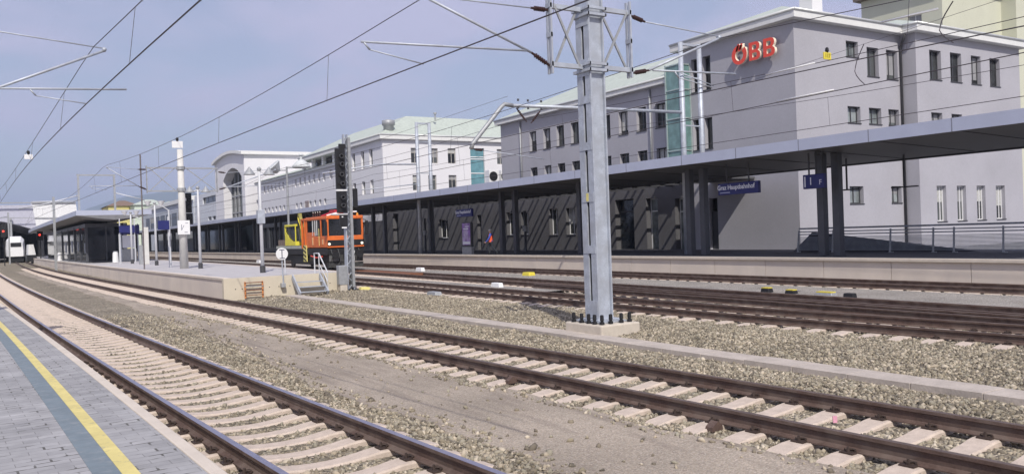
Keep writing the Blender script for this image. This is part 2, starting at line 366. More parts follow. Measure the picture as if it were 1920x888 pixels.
def hnoise(x, y, s):
    u = x/s+57.3; v = y/s+91.7; i = np.floor(u).astype(int); j = np.floor(v).astype(int); a_ = u-i; b_ = v-j
    a_ = a_*a_*(3-2*a_); b_ = b_*b_*(3-2*b_)
    q = lambda p, r: _h[p % 400, r % 200]
    return (q(i,j)*(1-a_)+q(i+1,j)*a_)*(1-b_)+(q(i,j+1)*(1-a_)+q(i+1,j+1)*a_)*b_
_P0 = ([-10, 0, 6, 14, 19, 25, 37, 60, 110], [1.62, 1.62, 1.62, 1.72, 2.25, 2.55, 3.0, 3.05, 2.6])
PATH0 = lambda y: TRACK["near"](y)+float(np.interp(y, *_P0))+.07*sin(y*.9)+.05*sin(y*2.7)+.03*sin(y*6.1)
PATH1 = lambda y: TRACK['second'](y)-1.33+.07*sin(y*1.3+1)+.05*sin(y*3.1)
TR0 = lambda y: 11.2-.02*y-.0*y
def bed_z(x, y):
    x = np.asarray(x, float); y = np.asarray(y, float)
    z = np.full(np.broadcast(x, y).shape, GZ) + (hnoise(x, y, .7)-.5)*.05
    # shoulder heaped between the second and third tracks
    z = z + .10*np.exp(-((x-12.9)/1.15)**2)*np.clip((y-4)/8, .3, 1) + .05*np.exp(-((x-9.9)/.5)**2)
    for k_ in ('near', 'second'):
        d_ = np.abs(x-np.vectorize(TRACK[k_])(y)); k = np.clip((1.45-d_)/.3, 0, 1); z = z*(1-k)+(-.242)*k
    pa = np.vectorize(PATH0)(y)-.05; pb = np.vectorize(PATH1)(y)+.05
    k = np.clip((x-pa)/.15+.5, 0, 1)*np.clip((pb-x)/.15+.5, 0, 1)
    return z*(1-k)+(-.218)*k
b = MB(); xs = np.linspace(-4, 29, 133); ys = np.concatenate([np.linspace(-4, 40, 177), np.linspace(41, 260, 110)])
X, Y = np.meshgrid(xs, ys); Zb = bed_z(X, Y)
vs = np.stack([X.ravel(), Y.ravel(), Zb.ravel()], 1); nxx = len(xs)
fs = [(j*nxx+i, j*nxx+i+1, (j+1)*nxx+i+1, (j+1)*nxx+i) for j in range(len(ys)-1) for i in range(nxx-1)]
b.add(vs.tolist(), fs); tag(b.build('ballast_bed', ballast_m, org=(0,0,0), smooth=True), kind='structure')
strip(PATH0, PATH1, -3, 105, 0, 'service_path', path_m, .4, 8, zf=lambda x, y: -.207+.003*sin(x*5+y))
strip(lambda y: 17.35+.0*y, lambda y: 18.35, 26, 150, -.115, 'gravel_walkway', fine_gravel, 3)
strip(lambda y: TRACK['fourth'](y)+1.9, lambda y: 24.4, -2, 120, -.135, 'gravel_strip', fine_gravel, 3)

# ------------------------------------------------------------------ rails
PROF = [(-.036,0),(-.03,.004),(.03,.004),(.036,0),(.036,-.034),(.010,-.046),(.009,-.135),(.028,-.150),(.074,-.160),(.074,-.172),(-.074,-.172),(-.074,-.160),(-.028,-.150),(-.009,-.135),(-.010,-.046),(-.036,-.034)]
def rail(f, off, y0, y1, name, label, top, group):
    b = MB(); ys = list(np.arange(y0, min(y1, 40), 1.0))+list(np.arange(max(y0, 40), y1+.1, 3.0)); n = len(PROF); vs = []
    for y in ys:
        s_ = slope(f, y); c = 1/hypot(1, s_); x = f(y)
        for (u, z) in PROF: vs.append((x+(off+u)*c, y-(off+u)*c*s_, z-.004))
    fs = []; mi = []
    for i in range(len(ys)-1):
        for k in range(n):
            k2 = (k+1) % n
            fs.append((i*n+k, i*n+k2, (i+1)*n+k2, (i+1)*n+k)); mi.append(1 if k in (0,1,2) else 0)
    fs += [tuple(range(n)), tuple(reversed(range((len(ys)-1)*n, len(ys)*n)))]; mi += [0,0]
    b.add(vs, fs); b.mi = mi
    return tag(b.build(name, [rail_side, top], org=(f(y0), y0, -.176)), label, 'rail', group)
RAILS = [('near', -2, 170, 'nearest track, beside the paved platform', rail_top), ('second', -2, 200, 'second track, beyond the asphalt path', rail_top_dull),
         ('third', 2, 190, 'third track, just behind the big steel mast', rail_top_dull), ('fourth', 2, 190, 'fourth track, under the orange vehicle', rail_top_dull),
         ('platform', 6, 200, 'track along the far platform wall', rail_top_dull)]
for k, y0, y1, lab, top in RAILS:
    rail(TRACK[k], -.7535, y0, y1, 'rail', 'brown steel rail, left one of the '+lab, top, 'rails of the station tracks')
    rail(TRACK[k], .7535, y0, y1, 'rail', 'brown steel rail, right one of the '+lab, top, 'rails of the station tracks')
# turnout rails between the third and fourth tracks, and between fourth and platform track
def lead(pts): 
    c = fit(pts, 2); return lambda y: float(np.polyval(c, y))
rail(lead([(5,17.9),(14,18.0),(24,18.75),(34,19.35)]), 0, 5, 30, 'rail', 'dark closure rail lying inside the fourth track', rail_top_dull, 'rails of the station tracks')
rail(lead([(5,18.75),(12,18.95),(20,19.5),(30,20.2)]), 0, 5, 27, 'rail', 'dark check rail running close beside the fourth track', rail_top_dull, 'rails of the station tracks')

# ------------------------------------------------------------------ sleepers
def sleeper_mesh():
    b = MB(); us = np.linspace(-1.3, 1.3, 27); vs = []
    for u in us:
        a_ = abs(u)
        zt = -.176 if .55 < a_ < .98 else (-.176-.045*(1-(a_/.55)**2) if a_ <= .55 else -.176-.035*((a_-.98)/.32))
        wt = .125 if a_ > .5 else .108+.017*(a_/.5)
        e_ = .0 if a_ < 1.29 else .012
        vs += [(u,-.15,-.40),(u,-wt-.012,zt-.018-e_),(u,-wt+.008,zt-e_),(u,wt-.008,zt-e_),(u,wt+.012,zt-.018-e_),(u,.15,-.40)]
    n = 6; fs = [(i*n+k, (i+1)*n+k, (i+1)*n+k+1, i*n+k+1) for i in range(len(us)-1) for k in range(n-1)]
    fs += [tuple(range(n)), tuple(reversed(range((len(us)-1)*n, len(us)*n)))]
    b.add(vs, fs); return b
def clip_mesh():
    b = MB(); sx = 1
    b.box(.0, .085, -.075, .075, -.178, -.158)
    b.tube([(.01,-.06,-.150),(-.02,-.045,-.145),(-.015,-.01,-.140),(.04,0,-.128),(-.015,.01,-.140),(-.02,.045,-.145),(.01,.06,-.150)], .012, 6)
    b.rings((.043,0,-.165), (0,0,1), [(0,.022),(.03,.022),(.032,.014),(.06,.013)], 6)
    return b
sl0 = sleeper_mesh().build('railway_sleeper', sleeper_m, local=True, smooth=False)
clip0 = clip_mesh().build('rail_clip', clip_m, local=True)
SLG = {'near': ('nearest track beside the paved platform', 3.2, 120, .6), 'second': ('second track past the asphalt path', 1.2, 120, .6), 'third': ('third track behind the big steel mast', 5, 90, .63),
       'fourth': ('fourth track under the orange vehicle', 7, 90, .63), 'platform': ('far platform track under the pale platform wall', 9, 80, .63)}
allsl = []
for k, (lab, y0, y1, sp) in SLG.items():
    y = y0
    while y < y1:
        f = TRACK[k]; allsl.append((hypot(f(y), y), k, f(y), y, slope(f, y))); y += sp
# the fourth track's sleepers reach out further to the left, those of the platform track are partly buried
allsl.sort()
SL_NEAR = []
first = True
far = MB(); base_v = np.array([tuple(v.co) for v in sl0.data.vertices]); base_f = [tuple(p.vertices) for p in sl0.data.polygons]
for i, (d, k, x, y, s_) in enumerate(allsl):
    rot = -math.atan(s_)
    jig = random.uniform(-.012, .012)
    if i < 300:
        o = sl0 if first else cp(sl0)
        o.location = (x+jig, y, random.uniform(-.006,.004)); o.rotation_euler = (0, 0, rot+random.uniform(-.012,.012))
        tag(o, 'pale concrete sleeper crossing under the '+SLG[k][0], 'sleeper', 'sleepers of the '+SLG[k][0])
        if d < 19:
            for q_, off in enumerate((-.832, -.675, .675, .832)):
                c = clip0 if (first and q_ == 0) else cp(clip0)
                c.parent = o; c.location = (off, 0, 0); c.rotation_euler = (0, 0, pi if q_ in (0, 2) else 0)
        SL_NEAR.append((x, y, rot)); first = False
    else:
        c, s2 = cos(rot), sin(rot); v = base_v
        far.add(np.stack([x+v[:,0]*c-v[:,1]*s2, y+v[:,0]*s2+v[:,1]*c, v[:,2]], 1).tolist(), base_f)
tag(far.build('distant_sleepers', sleeper_m, org=(0,0,0)), 'pale concrete sleepers far along the tracks', 'sleepers', kind='stuff')

# ------------------------------------------------------------------ loose ballast stones (one countless mass)
def stones():
    phi = (1+5**.5)/2
    ico = np.array([(-1,phi,0),(1,phi,0),(-1,-phi,0),(1,-phi,0),(0,-1,phi),(0,1,phi),(0,-1,-phi),(0,1,-phi),(phi,0,-1),(phi,0,1),(-phi,0,-1),(-phi,0,1)])/hypot(1,phi)
    tri = np.array([(0,11,5),(0,5,1),(0,1,7),(0,7,10),(0,10,11),(1,5,9),(5,11,4),(11,10,2),(10,7,6),(7,1,8),(3,9,4),(3,4,2),(3,2,6),(3,6,8),(3,8,9),(4,9,5),(2,4,11),(6,2,10),(8,6,7),(9,8,1)])
    P = []
    def scatter(fa, fb, y0, y1, dens, cutoff=lambda y: 1.0):
        w = max(fb(y)-fa(y) for y in np.linspace(y0, y1, 20)); n = int(dens*w*(y1-y0))
        y = RNG.uniform(y0, y1, n); lo = np.array([fa(t) for t in y]); hi = np.array([fb(t) for t in y])
        x = lo+RNG.random(n)*(hi-lo)
        keep = RNG.random(n) < np.array([cutoff(t) for t in y])
        P.append(np.stack([x[keep], y[keep]], 1))
    fade = lambda a_, c: (lambda y: max(.12, min(1, 1-(y-a_)/(c-a_))))
    scatter(lambda y: EDGE_NEAR(y)+.02, PATH0, 3, 32, 430, fade(10, 34))
    scatter(PATH1, lambda y: TR0(y)-.32, 1.5, 36, 430, fade(12, 42))
    scatter(lambda y: TR0(y)+.32, lambda y: 15.0, 4.5, 36, 400, fade(14, 44))
    scatter(lambda y: 15.0, lambda y: 17.6, 6, 26, 260, fade(12, 30))
    scatter(lambda y: 20.9, lambda y: 25.2, 9, 30, 170, fade(14, 34))
    # a few strays on the path
    scatter(PATH0, PATH1, 3, 30, 5)
    scatter(lambda y: PATH0(y)-.1, lambda y: PATH0(y)+.25, 3, 30, 110)
    scatter(lambda y: PATH1(y)-.22, lambda y: PATH1(y)+.1, 3, 30, 110)
    p = np.concatenate(P)
    keep = np.ones(len(p), bool)
    for (sx, sy, rot) in SL_NEAR:
        if sy > 37: continue
        near = (np.abs(p[:,1]-sy) < .6) & (np.abs(p[:,0]-sx) < 1.45)
        idx = np.nonzero(near)[0]
        dx_, dy_ = p[idx,0]-sx, p[idx,1]-sy; c, s_ = cos(-rot), sin(-rot)
        u = dx_*c-dy_*s_; v = dx_*s_+dy_*c
        keep[idx[(np.abs(u) < 1.30) & (np.abs(v) < .125)]] = False
    for k in ('near','second','third'):
        f = TRACK[k]; fx = np.array([f(t) for t in p[:,1]])
        for off in (-.7535,.7535): keep &= ~(np.abs(p[:,0]-fx-off) < .085)
    # foundation of the big mast
    keep &= ~((p[:,0] > 11.1) & (p[:,0] < 12.25) & (p[:,1] > 14.36) & (p[:,1] < 15.77))
    # keep the ones the place could show: drop those far outside the picture's wedge
    ang = np.arctan2(p[:,0], p[:,1]); keep &= (ang > radians(-6)) & (ang < radians(72))
    p = p[keep]; n = len(p)
    r = RNG.lognormal(math.log(.024), .30, n).clip(.010, .046)
    sc = np.stack([r*RNG.uniform(.9,1.5,n), r*RNG.uniform(.6,1.1,n), r*RNG.uniform(.4,.9,n)], 1)
    # random rotations
    q = RNG.normal(size=(n,4)); q /= np.linalg.norm(q, axis=1)[:,None]; w,x,y,z = q.T
    Rm = np.stack([1-2*(y*y+z*z),2*(x*y-z*w),2*(x*z+y*w),2*(x*y+z*w),1-2*(x*x+z*z),2*(y*z-x*w),2*(x*z-y*w),2*(y*z+x*w),1-2*(x*x+y*y)],1).reshape(n,3,3)
    lump = 1+RNG.uniform(-.34,.34,(n,12,1))
    V = ico[None]*lump*sc[:,None,:]
    V = np.einsum('nij,nkj->nki', Rm, V)
    onpath = np.array([PATH0(b_)+.1 < a_ < PATH1(b_)-.1 for a_, b_ in p])
    zz = np.where(onpath, -.206+r*.3, bed_z(p[:,0], p[:,1])+RNG.uniform(-.004,.014,n))
    ing = np.zeros(n, bool)
    for k in ('near','second'): ing |= np.abs(p[:,0]-np.array([TRACK[k](t_) for t_ in p[:,1]])) < .7
    zz = zz-np.where(ing, .014, 0)
    V += np.stack([p[:,0], p[:,1], zz], 1)[:,None,:]
    F = (tri[None]+(np.arange(n)*12)[:,None,None]).reshape(-1,3)
    me = bpy.data.meshes.new('ballast_stones'); me.vertices.add(n*12); me.vertices.foreach_set('co', V.reshape(-1).astype(np.float32))
    nf = len(F); me.loops.add(nf*3); me.loops.foreach_set('vertex_index', F.reshape(-1).astype(np.int32))
    me.polygons.add(nf); me.polygons.foreach_set('loop_start', (np.arange(nf)*3).astype(np.int32)); me.polygons.foreach_set('loop_total', np.full(nf, 3, np.int32))
    me.update(calc_edges=True); me.materials.append(stone_m)
    o = bpy.data.objects.new('ballast_stones', me); COL.objects.link(o)
    tag(o, 'grey brown crushed ballast stones between rails and sleepers', 'ballast', kind='stuff')
    print('stones', n)
stones()

# ------------------------------------------------------------------ concrete cable trough beside the second track
y = 1.0
while y < 34.6:
    y1 = min(y+.99, 34.7); x0, x1 = TR0(y)-.27+random.uniform(-.008,.008), TR0(y1)-.27; dz = random.uniform(-.006,.006)
    xa, xb = TR0(y)+.27, TR0(y1)+.27; zt = -.142+dz; b = MB()
    b.add([(x0,y,-.35),(xa,y,-.35),(xb,y1,-.35),(x1,y1,-.35),(x0,y,zt),(xa,y,zt),(xb,y1,zt),(x1,y1,zt)], [(4,5,6,7),(0,1,5,4),(1,2,6,5),(2,3,7,6),(3,0,4,7)])
    tag(b.build('trough_cover', trough_m, bevel=.006), 'flat concrete trough cover in the line beside the second track', 'trough cover', 'trough covers beside the second track')
    y = y1+.008

# ------------------------------------------------------------------ near platform
PN = tag(bpy.data.objects.new('near_platform', None), kind='structure'); COL.objects.link(PN); PN['_o'] = (0,0,0)
def ribbon(fa, fb, y0, y1, z0, z1, step=1.5):
    b = MB(); ys = np.arange(y0, y1+step, step); vs = []
    for y in ys: vs += [(fa(y),y,z0),(fb(y),y,z0),(fb(y),y,z1),(fa(y),y,z1)]
    fs = [(i*4+k, i*4+(k+1)%4, i*4+4+(k+1)%4, i*4+4+k) for i in range(len(ys)-1) for k in range(4)]
    fs += [(0,1,2,3), tuple(reversed(range((len(ys)-1)*4, len(ys)*4)))]
    return b.add(vs, [tuple(reversed(f)) for f in fs])
E = EDGE_NEAR
ribbon(lambda y: E(y)-14, lambda y: E(y)-.105, -4, 120, -.3, PZ).build('paving', paver_m, PN)
ribbon(lambda y: E(y)-.10, lambda y: E(y), -4, 120, -.3, PZ+.004).build('coping', coping_m, PN, bevel=.012)
ribbon(lambda y: E(y)-.56, lambda y: E(y)-.46, -4, 120, PZ+.001, PZ+.004).build('yellow_line', line_yellow, PN)
ribbon(lambda y: E(y)-.72, lambda y: E(y)-.562, -4, 120, PZ+.001, PZ+.0035).build('tactile_strip', line_blue, PN)

# ------------------------------------------------------------------ middle platform
PM = tag(bpy.data.objects.new('middle_platform', None), kind='structure'); COL.objects.link(PM); PM['_o'] = (0,0,0)
MR = lambda y: 13.3+min(max(0, y-36)*.012, .6)
ribbon(lambda y: EDGE_MID(y)+.30, lambda y: MR(y)-.30, 35.6, 230, -.3, PZ, 3).build('paving', mat('middle platform paving', (.47,.45,.45), .85, var=.1, vscale=1.5, fine=.08, bscale=30), PM)
ribbon(EDGE_MID, lambda y: EDGE_MID(y)+.295, 35.6, 230, -.3, PZ+.02, 3).build('coping', concrete, PM)
ribbon(lambda y: EDGE_MID(y)-.05, lambda y: EDGE_MID(y)+.02, 35.6, 230, PZ-.06, PZ+.026, 3).build('nosing', coping_m, PM)
ribbon(lambda y: MR(y)-.295, MR, 35.6, 230, -.3, PZ+.02, 3).build('coping', concrete, PM)
b = MB(); b.box(7.88, 13.27, 35.3, 35.592, -.3, PZ+.012); b.build('end_wall', mat('yellowish end wall concrete', (.60,.535,.42), .85, var=.07, vscale=1.5, bump=.2), PM)
b = MB()
for x in (8.35,8.62,9.75,10.15,10.62,12.4): b.rings((x,35.296,.22), (0,-1,0), [(0,.022),(.004,.022)], 8)
b.build('form_tie_holes', black_m, PM)

# ------------------------------------------------------------------ station platform
PS = tag(bpy.data.objects.new('station_platform', None), kind='structure'); COL.objects.link(PS); PS['_o'] = (0,0,0)
b = MB(); b.box(28.75, 37.28, 4, 240, -.3, PZ); b.build('asphalt_surface', asphalt_dark, PS)
b = MB(); b.box(28.32, 28.745, 4, 240, PZ-.10, PZ+.012); b.build('coping', coping_m, PS, bevel=.01)
b = MB(); b.box(28.42, 28.74, 4.012, 6.99, -.3, PZ-.104); w0 = b.build('wall_panel', concrete, PS)
for k in range(1, 77): cp(w0, PS, (0, 3.0*k, 0))
b = MB(); b.box(28.45, 28.7, 4, 235, -.3, PZ-.11); b.build('wall_core', dark_stuff, PS)
b = MB(); b.box(37.3, 75, -5, 30.2, -.3, .30); tag(b.build('courtyard', mat('courtyard asphalt', (.20,.20,.21), .9, var=.1), org=(50,10,-.3)), kind='structure')

# ------------------------------------------------------------------ buildings
def wall(mb, axis, c, u0, u1, z0, z1, ops=(), dep=.3):
    us = sorted({u0, u1, *[o[0] for o in ops], *[o[1] for o in ops]}); zs = sorted({z0, z1, *[o[2] for o in ops], *[o[3] for o in ops]})
    P = (lambda u, z, d=0: (c+d, u, z)) if axis == 'x' else (lambda u, z, d=0: (u, c+d, z))
    fl = axis == 'x'
    def q(*p): mb.quad(*(reversed(p) if fl else p))
    for i in range(len(us)-1):
        for j in range(len(zs)-1):
            um, zm_ = (us[i]+us[i+1])/2, (zs[j]+zs[j+1])/2
            if any(o[0] < um < o[1] and o[2] < zm_ < o[3] for o in ops): continue
            q(P(us[i],zs[j]), P(us[i+1],zs[j]), P(us[i+1],zs[j+1]), P(us[i],zs[j+1]))
    for (a_, b_, lo, hi) in ops:
        q(P(a_,lo), P(a_,hi), P(a_,hi,dep), P(a_,lo,dep)); q(P(b_,lo,dep), P(b_,hi,dep), P(b_,hi), P(b_,lo))
        q(P(a_,hi), P(b_,hi), P(b_,hi,dep), P(a_,hi,dep)); q(P(a_,lo,dep), P(b_,lo,dep), P(b_,lo), P(a_,lo))
def boxax(mb, axis, c0, c1, u0, u1, z0, z1):
    if axis == 'x': mb.box(c0, c1, u0, u1, z0, z1)
    else: mb.box(u0, u1, c0, c1, z0, z1)
RB = random.Random(5)
blind_m = mat('grey roller blind', (.30,.30,.31), .8); blind_m2 = mat('pale curtain', (.46,.46,.44), .8, var=.25, vscale=9)
def window(root, axis, c, op, dep=.3, fm=None, pm=None, mull=1, sill=True, trans=0, blind=.34):
    fm = fm or frame_dark; pm = pm or pane_m; a_, b_, lo, hi = op; t = .07
    m = MB(); d0, d1 = c+dep-.09, c+dep-.002
    boxax(m, axis, d0, d1, a_+.002, a_+t, lo+.002, hi-.002); boxax(m, axis, d0, d1, b_-t, b_-.002, lo+.002, hi-.002)
    boxax(m, axis, d0, d1, a_+t, b_-t, hi-t, hi-.002); boxax(m, axis, d0, d1, a_+t, b_-t, lo+.002, lo+t)
    for k in range(mull):
        u = a_+(b_-a_)*(k+1)/(mull+1); boxax(m, axis, d0, d1, u-.035, u+.035, lo+t, hi-t)
    if trans: boxax(m, axis, d0+.003, d1, a_+t, b_-t, trans-.035, trans+.035)
    w = m.build('window', fm, root)
    m = MB(); boxax(m, axis, c+dep-.05, c+dep-.03, a_+t-.01, b_-t+.01, lo+t-.01, hi-t+.01); m.build('pane', pm, w)
    if RB.random() < blind:
        f = RB.choice((.3, .45, .6, .85)); m = MB(); boxax(m, axis, c+dep-.055, c+dep-.051, a_+t, b_-t, hi-t-(hi-lo-2*t)*f, hi-t); m.build('blind', RB.choice((blind_m, blind_m2)), w)
    if sill:
        m = MB(); boxax(m, axis, c-.05, c+dep-.1, a_-.03, b_+.03, lo-.045, lo+.004); m.build('sill', frame_dark, w)
    return w
def hip_roof(mb, x0, x1, y0, y1, z, rise, ins):
    rx0, rx1, ry0, ry1 = x0+ins, x1-ins, y0+ins, y1-ins
    if rx0 > rx1: rx0 = rx1 = (x0+x1)/2
    if ry0 > ry1: ry0 = ry1 = (y0+y1)/2
    A = [(x0,y0,z),(x1,y0,z),(x1,y1,z),(x0,y1,z)]; B = [(rx0,ry0,z+rise),(rx1,ry0,z+rise),(rx1,ry1,z+rise),(rx0,ry1,z+rise)]
    mb.add(A+B, [(0,1,5,4),(1,2,6,5),(2,3,7,6),(3,0,4,7),(4,5,6,7)])
def eaves(root, poly, z0, z1):
    m = MB(); m.prism([(x,y,z0) for x,y in poly], (0,0,z1-z0-.14)); m.build('eaves', eave_m, root, bevel=.02)
    cx_ = sum(p[0] for p in poly)/len(poly); cy_ = sum(p[1] for p in poly)/len(poly)
    m = MB(); n = len(poly)
    for i in range(n):
        (xa,ya),(xb,yb) = poly[i], poly[(i+1)%n]
        m.tube([(xa,ya,z1-.08),(xb,yb,z1-.08)], .085, 8)
    m.build('gutter', mat('zinc gutter', (.60,.61,.60), .4, .3, var=.08), root, smooth=True)

# --- grey main block with the red letters
B1 = thing('station_building', 'tall grey station office block carrying the big red ÖBB letters', 'building', (46, 36, 0))
m = MB()
opsL = [(37.55,38.2,10.45,12.5),(36.55,37.2,10.45,12.5),(37.55,38.2,6.85,8.75),(36.55,37.2,6.85,8.75)]
doorL = [(36.35,37.05,PZ+.02,3.8)]
wall(m, 'x', 37.3, 30.3, 39.1, PZ-.6, 13.2, opsL+doorL, .35)
opsR = [(41.75,42.85,11.55,12.45),(43.65,44.75,10.55,12.25),(45.5,46.6,10.5,12.25),(41.72,42.88,7.75,8.7),(43.68,44.85,7.75,8.7),(45.55,46.6,7.75,8.7),(41.67,42.93,3.1,4.1),(45.6,46.6,3.1,4.1)]
wall(m, 'y', 30.3, 37.3, 46.9, -.3, 13.2, opsR, .32)
wall(m, 'x', 46.9, 29.3, 30.3, -.3, 13.2)
opsP = [(48.28,49.5,10.5,12.28),(50.48,51.7,10.5,12.3),(52.79,53.9,10.5,12.3),(54.95,56.15,10.5,12.3),(48.29,49.45,6.9,8.5),(50.44,51.6,6.9,8.5),(52.7,53.85,6.9,8.5),(54.9,56.05,6.9,8.5),
        (48.6,49.6,1.89,4.06),(50.76,51.76,1.89,4.06),(52.97,53.97,1.89,4.06),(55.22,56.3,1.89,4.06)]
wall(m, 'y', 29.3, 46.9, 58.6, -.3, 13.2, opsP, .32)
m.quad((58.6,29.3,-.3),(58.6,39.1,-.3),(58.6,39.1,13.2),(58.6,29.3,13.2)); m.quad((58.6,39.1,-.3),(37.3,39.1,-.3),(37.3,39.1,13.2),(58.6,39.1,13.2))
m.build('wall', facade_grey, B1)
for o in opsL: window(B1, 'x', 37.3, o, .35, mull=0)
for i, o in enumerate(opsR): window(B1, 'y', 30.3, o, .32, mull=1 if i > 2 else 1, pm=pane_bright if i in (0,3,4,5,6,7) else pane_m)
for i, o in enumerate(opsP): window(B1, 'y', 29.3, o, .32, mull=1 if i < 8 else 2, fm=frame_dark if i < 8 else frame_white, pm=pane_m)
poly = [(36.86,29.86),(46.46,29.86),(46.46,28.86),(59.0,28.86),(59.0,39.6),(36.86,39.6)]
eaves(B1, poly, 13.2, 13.72)
m = MB(); hip_roof(m, 36.9, 58.96, 29.9, 39.56, 13.70, 1.8, 4.8); hip_roof(m, 46.5, 58.98, 28.9, 39.58, 13.71, 1.9, 5.3); m.build('roof', roof_green, B1)
m = MB(); m.box(40.6,41.5,31.6,32.5,13.6,17.5); m.build('chimney', facade_white, B1)
m = MB(); m.tube([(46.80,30.2,-.2),(46.80,30.2,12.4),(46.7,30.0,12.75),(46.5,29.7,13.1)], .075, 8); m.build('downpipe', frame_dark, B1, smooth=True)
m = MB(); m.box(37.5,37.64,36.36,37.04,PZ,3.0); m.build('door', frame_dark, B1)

# --- letters: mounted proud of the wall, so a thing of their own
LG = thing('wall_letters', 'big red three-dimensional ÖBB letters high on the grey wall', 'letters', (37.1, 33, 11.2))
def letter(name, shape, yoff, h=1.12):
    # shape: list of (outer polygon, [holes]) in letter units, right = -Y seen from the tracks, up = +Z
    cu = bpy.data.curves.new('letter_outline', 'CURVE'); cu.dimensions = '2D'; cu.fill_mode = 'BOTH'; cu.extrude = .09
    for pl in shape:
        sp = cu.splines.new('POLY'); sp.points.add(len(pl)-1); sp.use_cyclic_u = True
        for k, (u, v) in enumerate(pl): sp.points[k].co = (u*h*1.12, v*h, 0, 1)
    o = bpy.data.objects.new('letter_source', cu); COL.objects.link(o); bpy.context.view_layer.update()
    me = bpy.data.meshes.new_from_object(o.evaluated_get(bpy.context.evaluated_depsgraph_get())); bpy.data.objects.remove(o); bpy.data.curves.remove(cu)
    me.materials.clear(); me.materials.append(red_m); me.materials.append(cream_side)
    for p in me.polygons:
        if abs(p.normal.z) < .5: p.material_index = 1
    o = bpy.data.objects.new(name, me); COL.objects.link(o); o.parent = LG
    mw = Matrix((Vector((0,-1,0)), Vector((0,0,1)), Vector((-1,0,0)))).transposed().to_4x4(); mw.translation = Vector((36.98-37.1, yoff-33, 11.42-11.2))
    o.matrix_local = mw; o['_o'] = (0,0,0)
    return o
ell = lambda cx_, cy_, rx, ry, n=40, a0=0, a1=360: [(cx_+rx*cos(radians(a0+(a1-a0)*k/n)), cy_+ry*sin(radians(a0+(a1-a0)*k/n))) for k in range(n+(0 if a1-a0 == 360 else 1))]
# O with a notch at its upper right and two slanted strokes standing in it
O1 = ell(.46,.46,.46,.50,40,60,405); O2 = ell(.46,.43,.24,.28,40,405,60)
letter('letter_o', [O1+O2], 34.43)
letter('letter_stroke', [[(.40,.66),(.50,.62),(.70,1.0),(.58,1.03)]], 34.43); letter('letter_stroke', [[(.24,.66),(.35,.63),(.50,1.02),(.38,1.02)]], 34.43)
Bl = [[(0,0),(.42,0),(.55,.04),(.63,.12),(.66,.24),(.63,.38),(.52,.47),(.60,.56),(.63,.68),(.61,.80),(.54,.88),(.42,.92),(0,.92)],
      [(.20,.15),(.20,.38),(.38,.38),(.45,.35),(.46,.26),(.44,.18),(.38,.15)], [(.20,.54),(.20,.77),(.37,.77),(.43,.74),(.44,.65),(.42,.57),(.37,.54)]]
letter('letter_b', Bl, 33.12); letter('letter_b', Bl, 32.08)

# --- long grey wing
B2 = thing('long_building', 'long grey wing with a row of dark square windows under green roof', 'building', (43, 50, 0))
m = MB(); r1 = [56.4,54.4,52.55,50.65,48.8,46.9,44.95,43.05,41.15]; ops2 = [(y-.5,y+.5,8.67,10.26) for y in r1]+[(y-.5,y+.5,5.75,7.34) for y in r1]
wall(m, 'x', 37.3, 39.1, 61.4, 5.0, 11.4, ops2, .32)
m.quad((50,39.1,5),(50,61.4,5),(50,61.4,11.4),(50,39.1,11.4)); m.quad((50,61.4,5.0),(37.3,61.4,5.0),(37.3,61.4,11.4),(50,61.4,11.4))
m.build('wall', facade_grey, B2)
for o in ops2: window(B2, 'x', 37.3, o, .32)
m = MB()
gw = [(71.9,73.9,1.82,3.65),(59.85,60.95,1.92,3.86),(57.5,58.7,1.92,3.82),(53.3,54.5,1.83,3.9),(51.0,52.2,1.82,3.85)]
gd = [(44.2,46.2,PZ+.02,4.17),(41.75,42.9,PZ+.02,4.1),(39.2,40.1,PZ+.02,3.96),(65.3,66.1,PZ+.02,3.84),(83.6,85.0,PZ+.02,4.65)]
wall(m, 'x', 37.32, 39.1, 92, PZ-.3, 5.0, gw+gd, .45)
m.box(37.8, 60, 61.5, 87, 4.6, 5.25)
m.build('clad_ground_floor', cladding_m, B2)
for o in gw: window(B2, 'x', 37.32, o, .4, fm=frame_white, pm=pane_m, mull=1)
for i, o in enumerate(gd):
    m = MB(); a_, b_, lo, hi = o; d = 37.32+.42
    m.box(d, d+.05, a_, a_+.08, lo, hi); m.box(d, d+.05, b_-.08, b_, lo, hi); m.box(d, d+.05, a_+.08, b_-.08, hi-.9, hi-.82); m.box(d,d+.05,a_+.08,b_-.08,hi-.08,hi)
    w = m.build('door', frame_white if i in (1,2,3) else frame_dark, B2)
    m = MB(); m.box(d+.01, d+.03, a_+.06, b_-.06, lo, hi-.06); m.build('pane', pane_dark if i in (0,4) else pane_bright, w)
eaves(B2, [(36.92,39.62),(50.4,39.62),(50.4,61.8),(36.92,61.8)], 11.4, 11.85)
m = MB(); hip_roof(m, 36.96, 50.36, 39.0, 61.76, 11.84, 3.0, 6.6); m.build('roof', roof_green, B2)
m = MB(); m.tube([(37.2,58.15,5.2),(37.2,58.15,11.3)], .07, 8); m.build('downpipe', galv_dull, B2, smooth=True)
m = MB(); m.tube([(37.2,42.05,5.2),(37.2,42.05,11.3)], .07, 8); m.build('downpipe', galv_dull, B2, smooth=True)
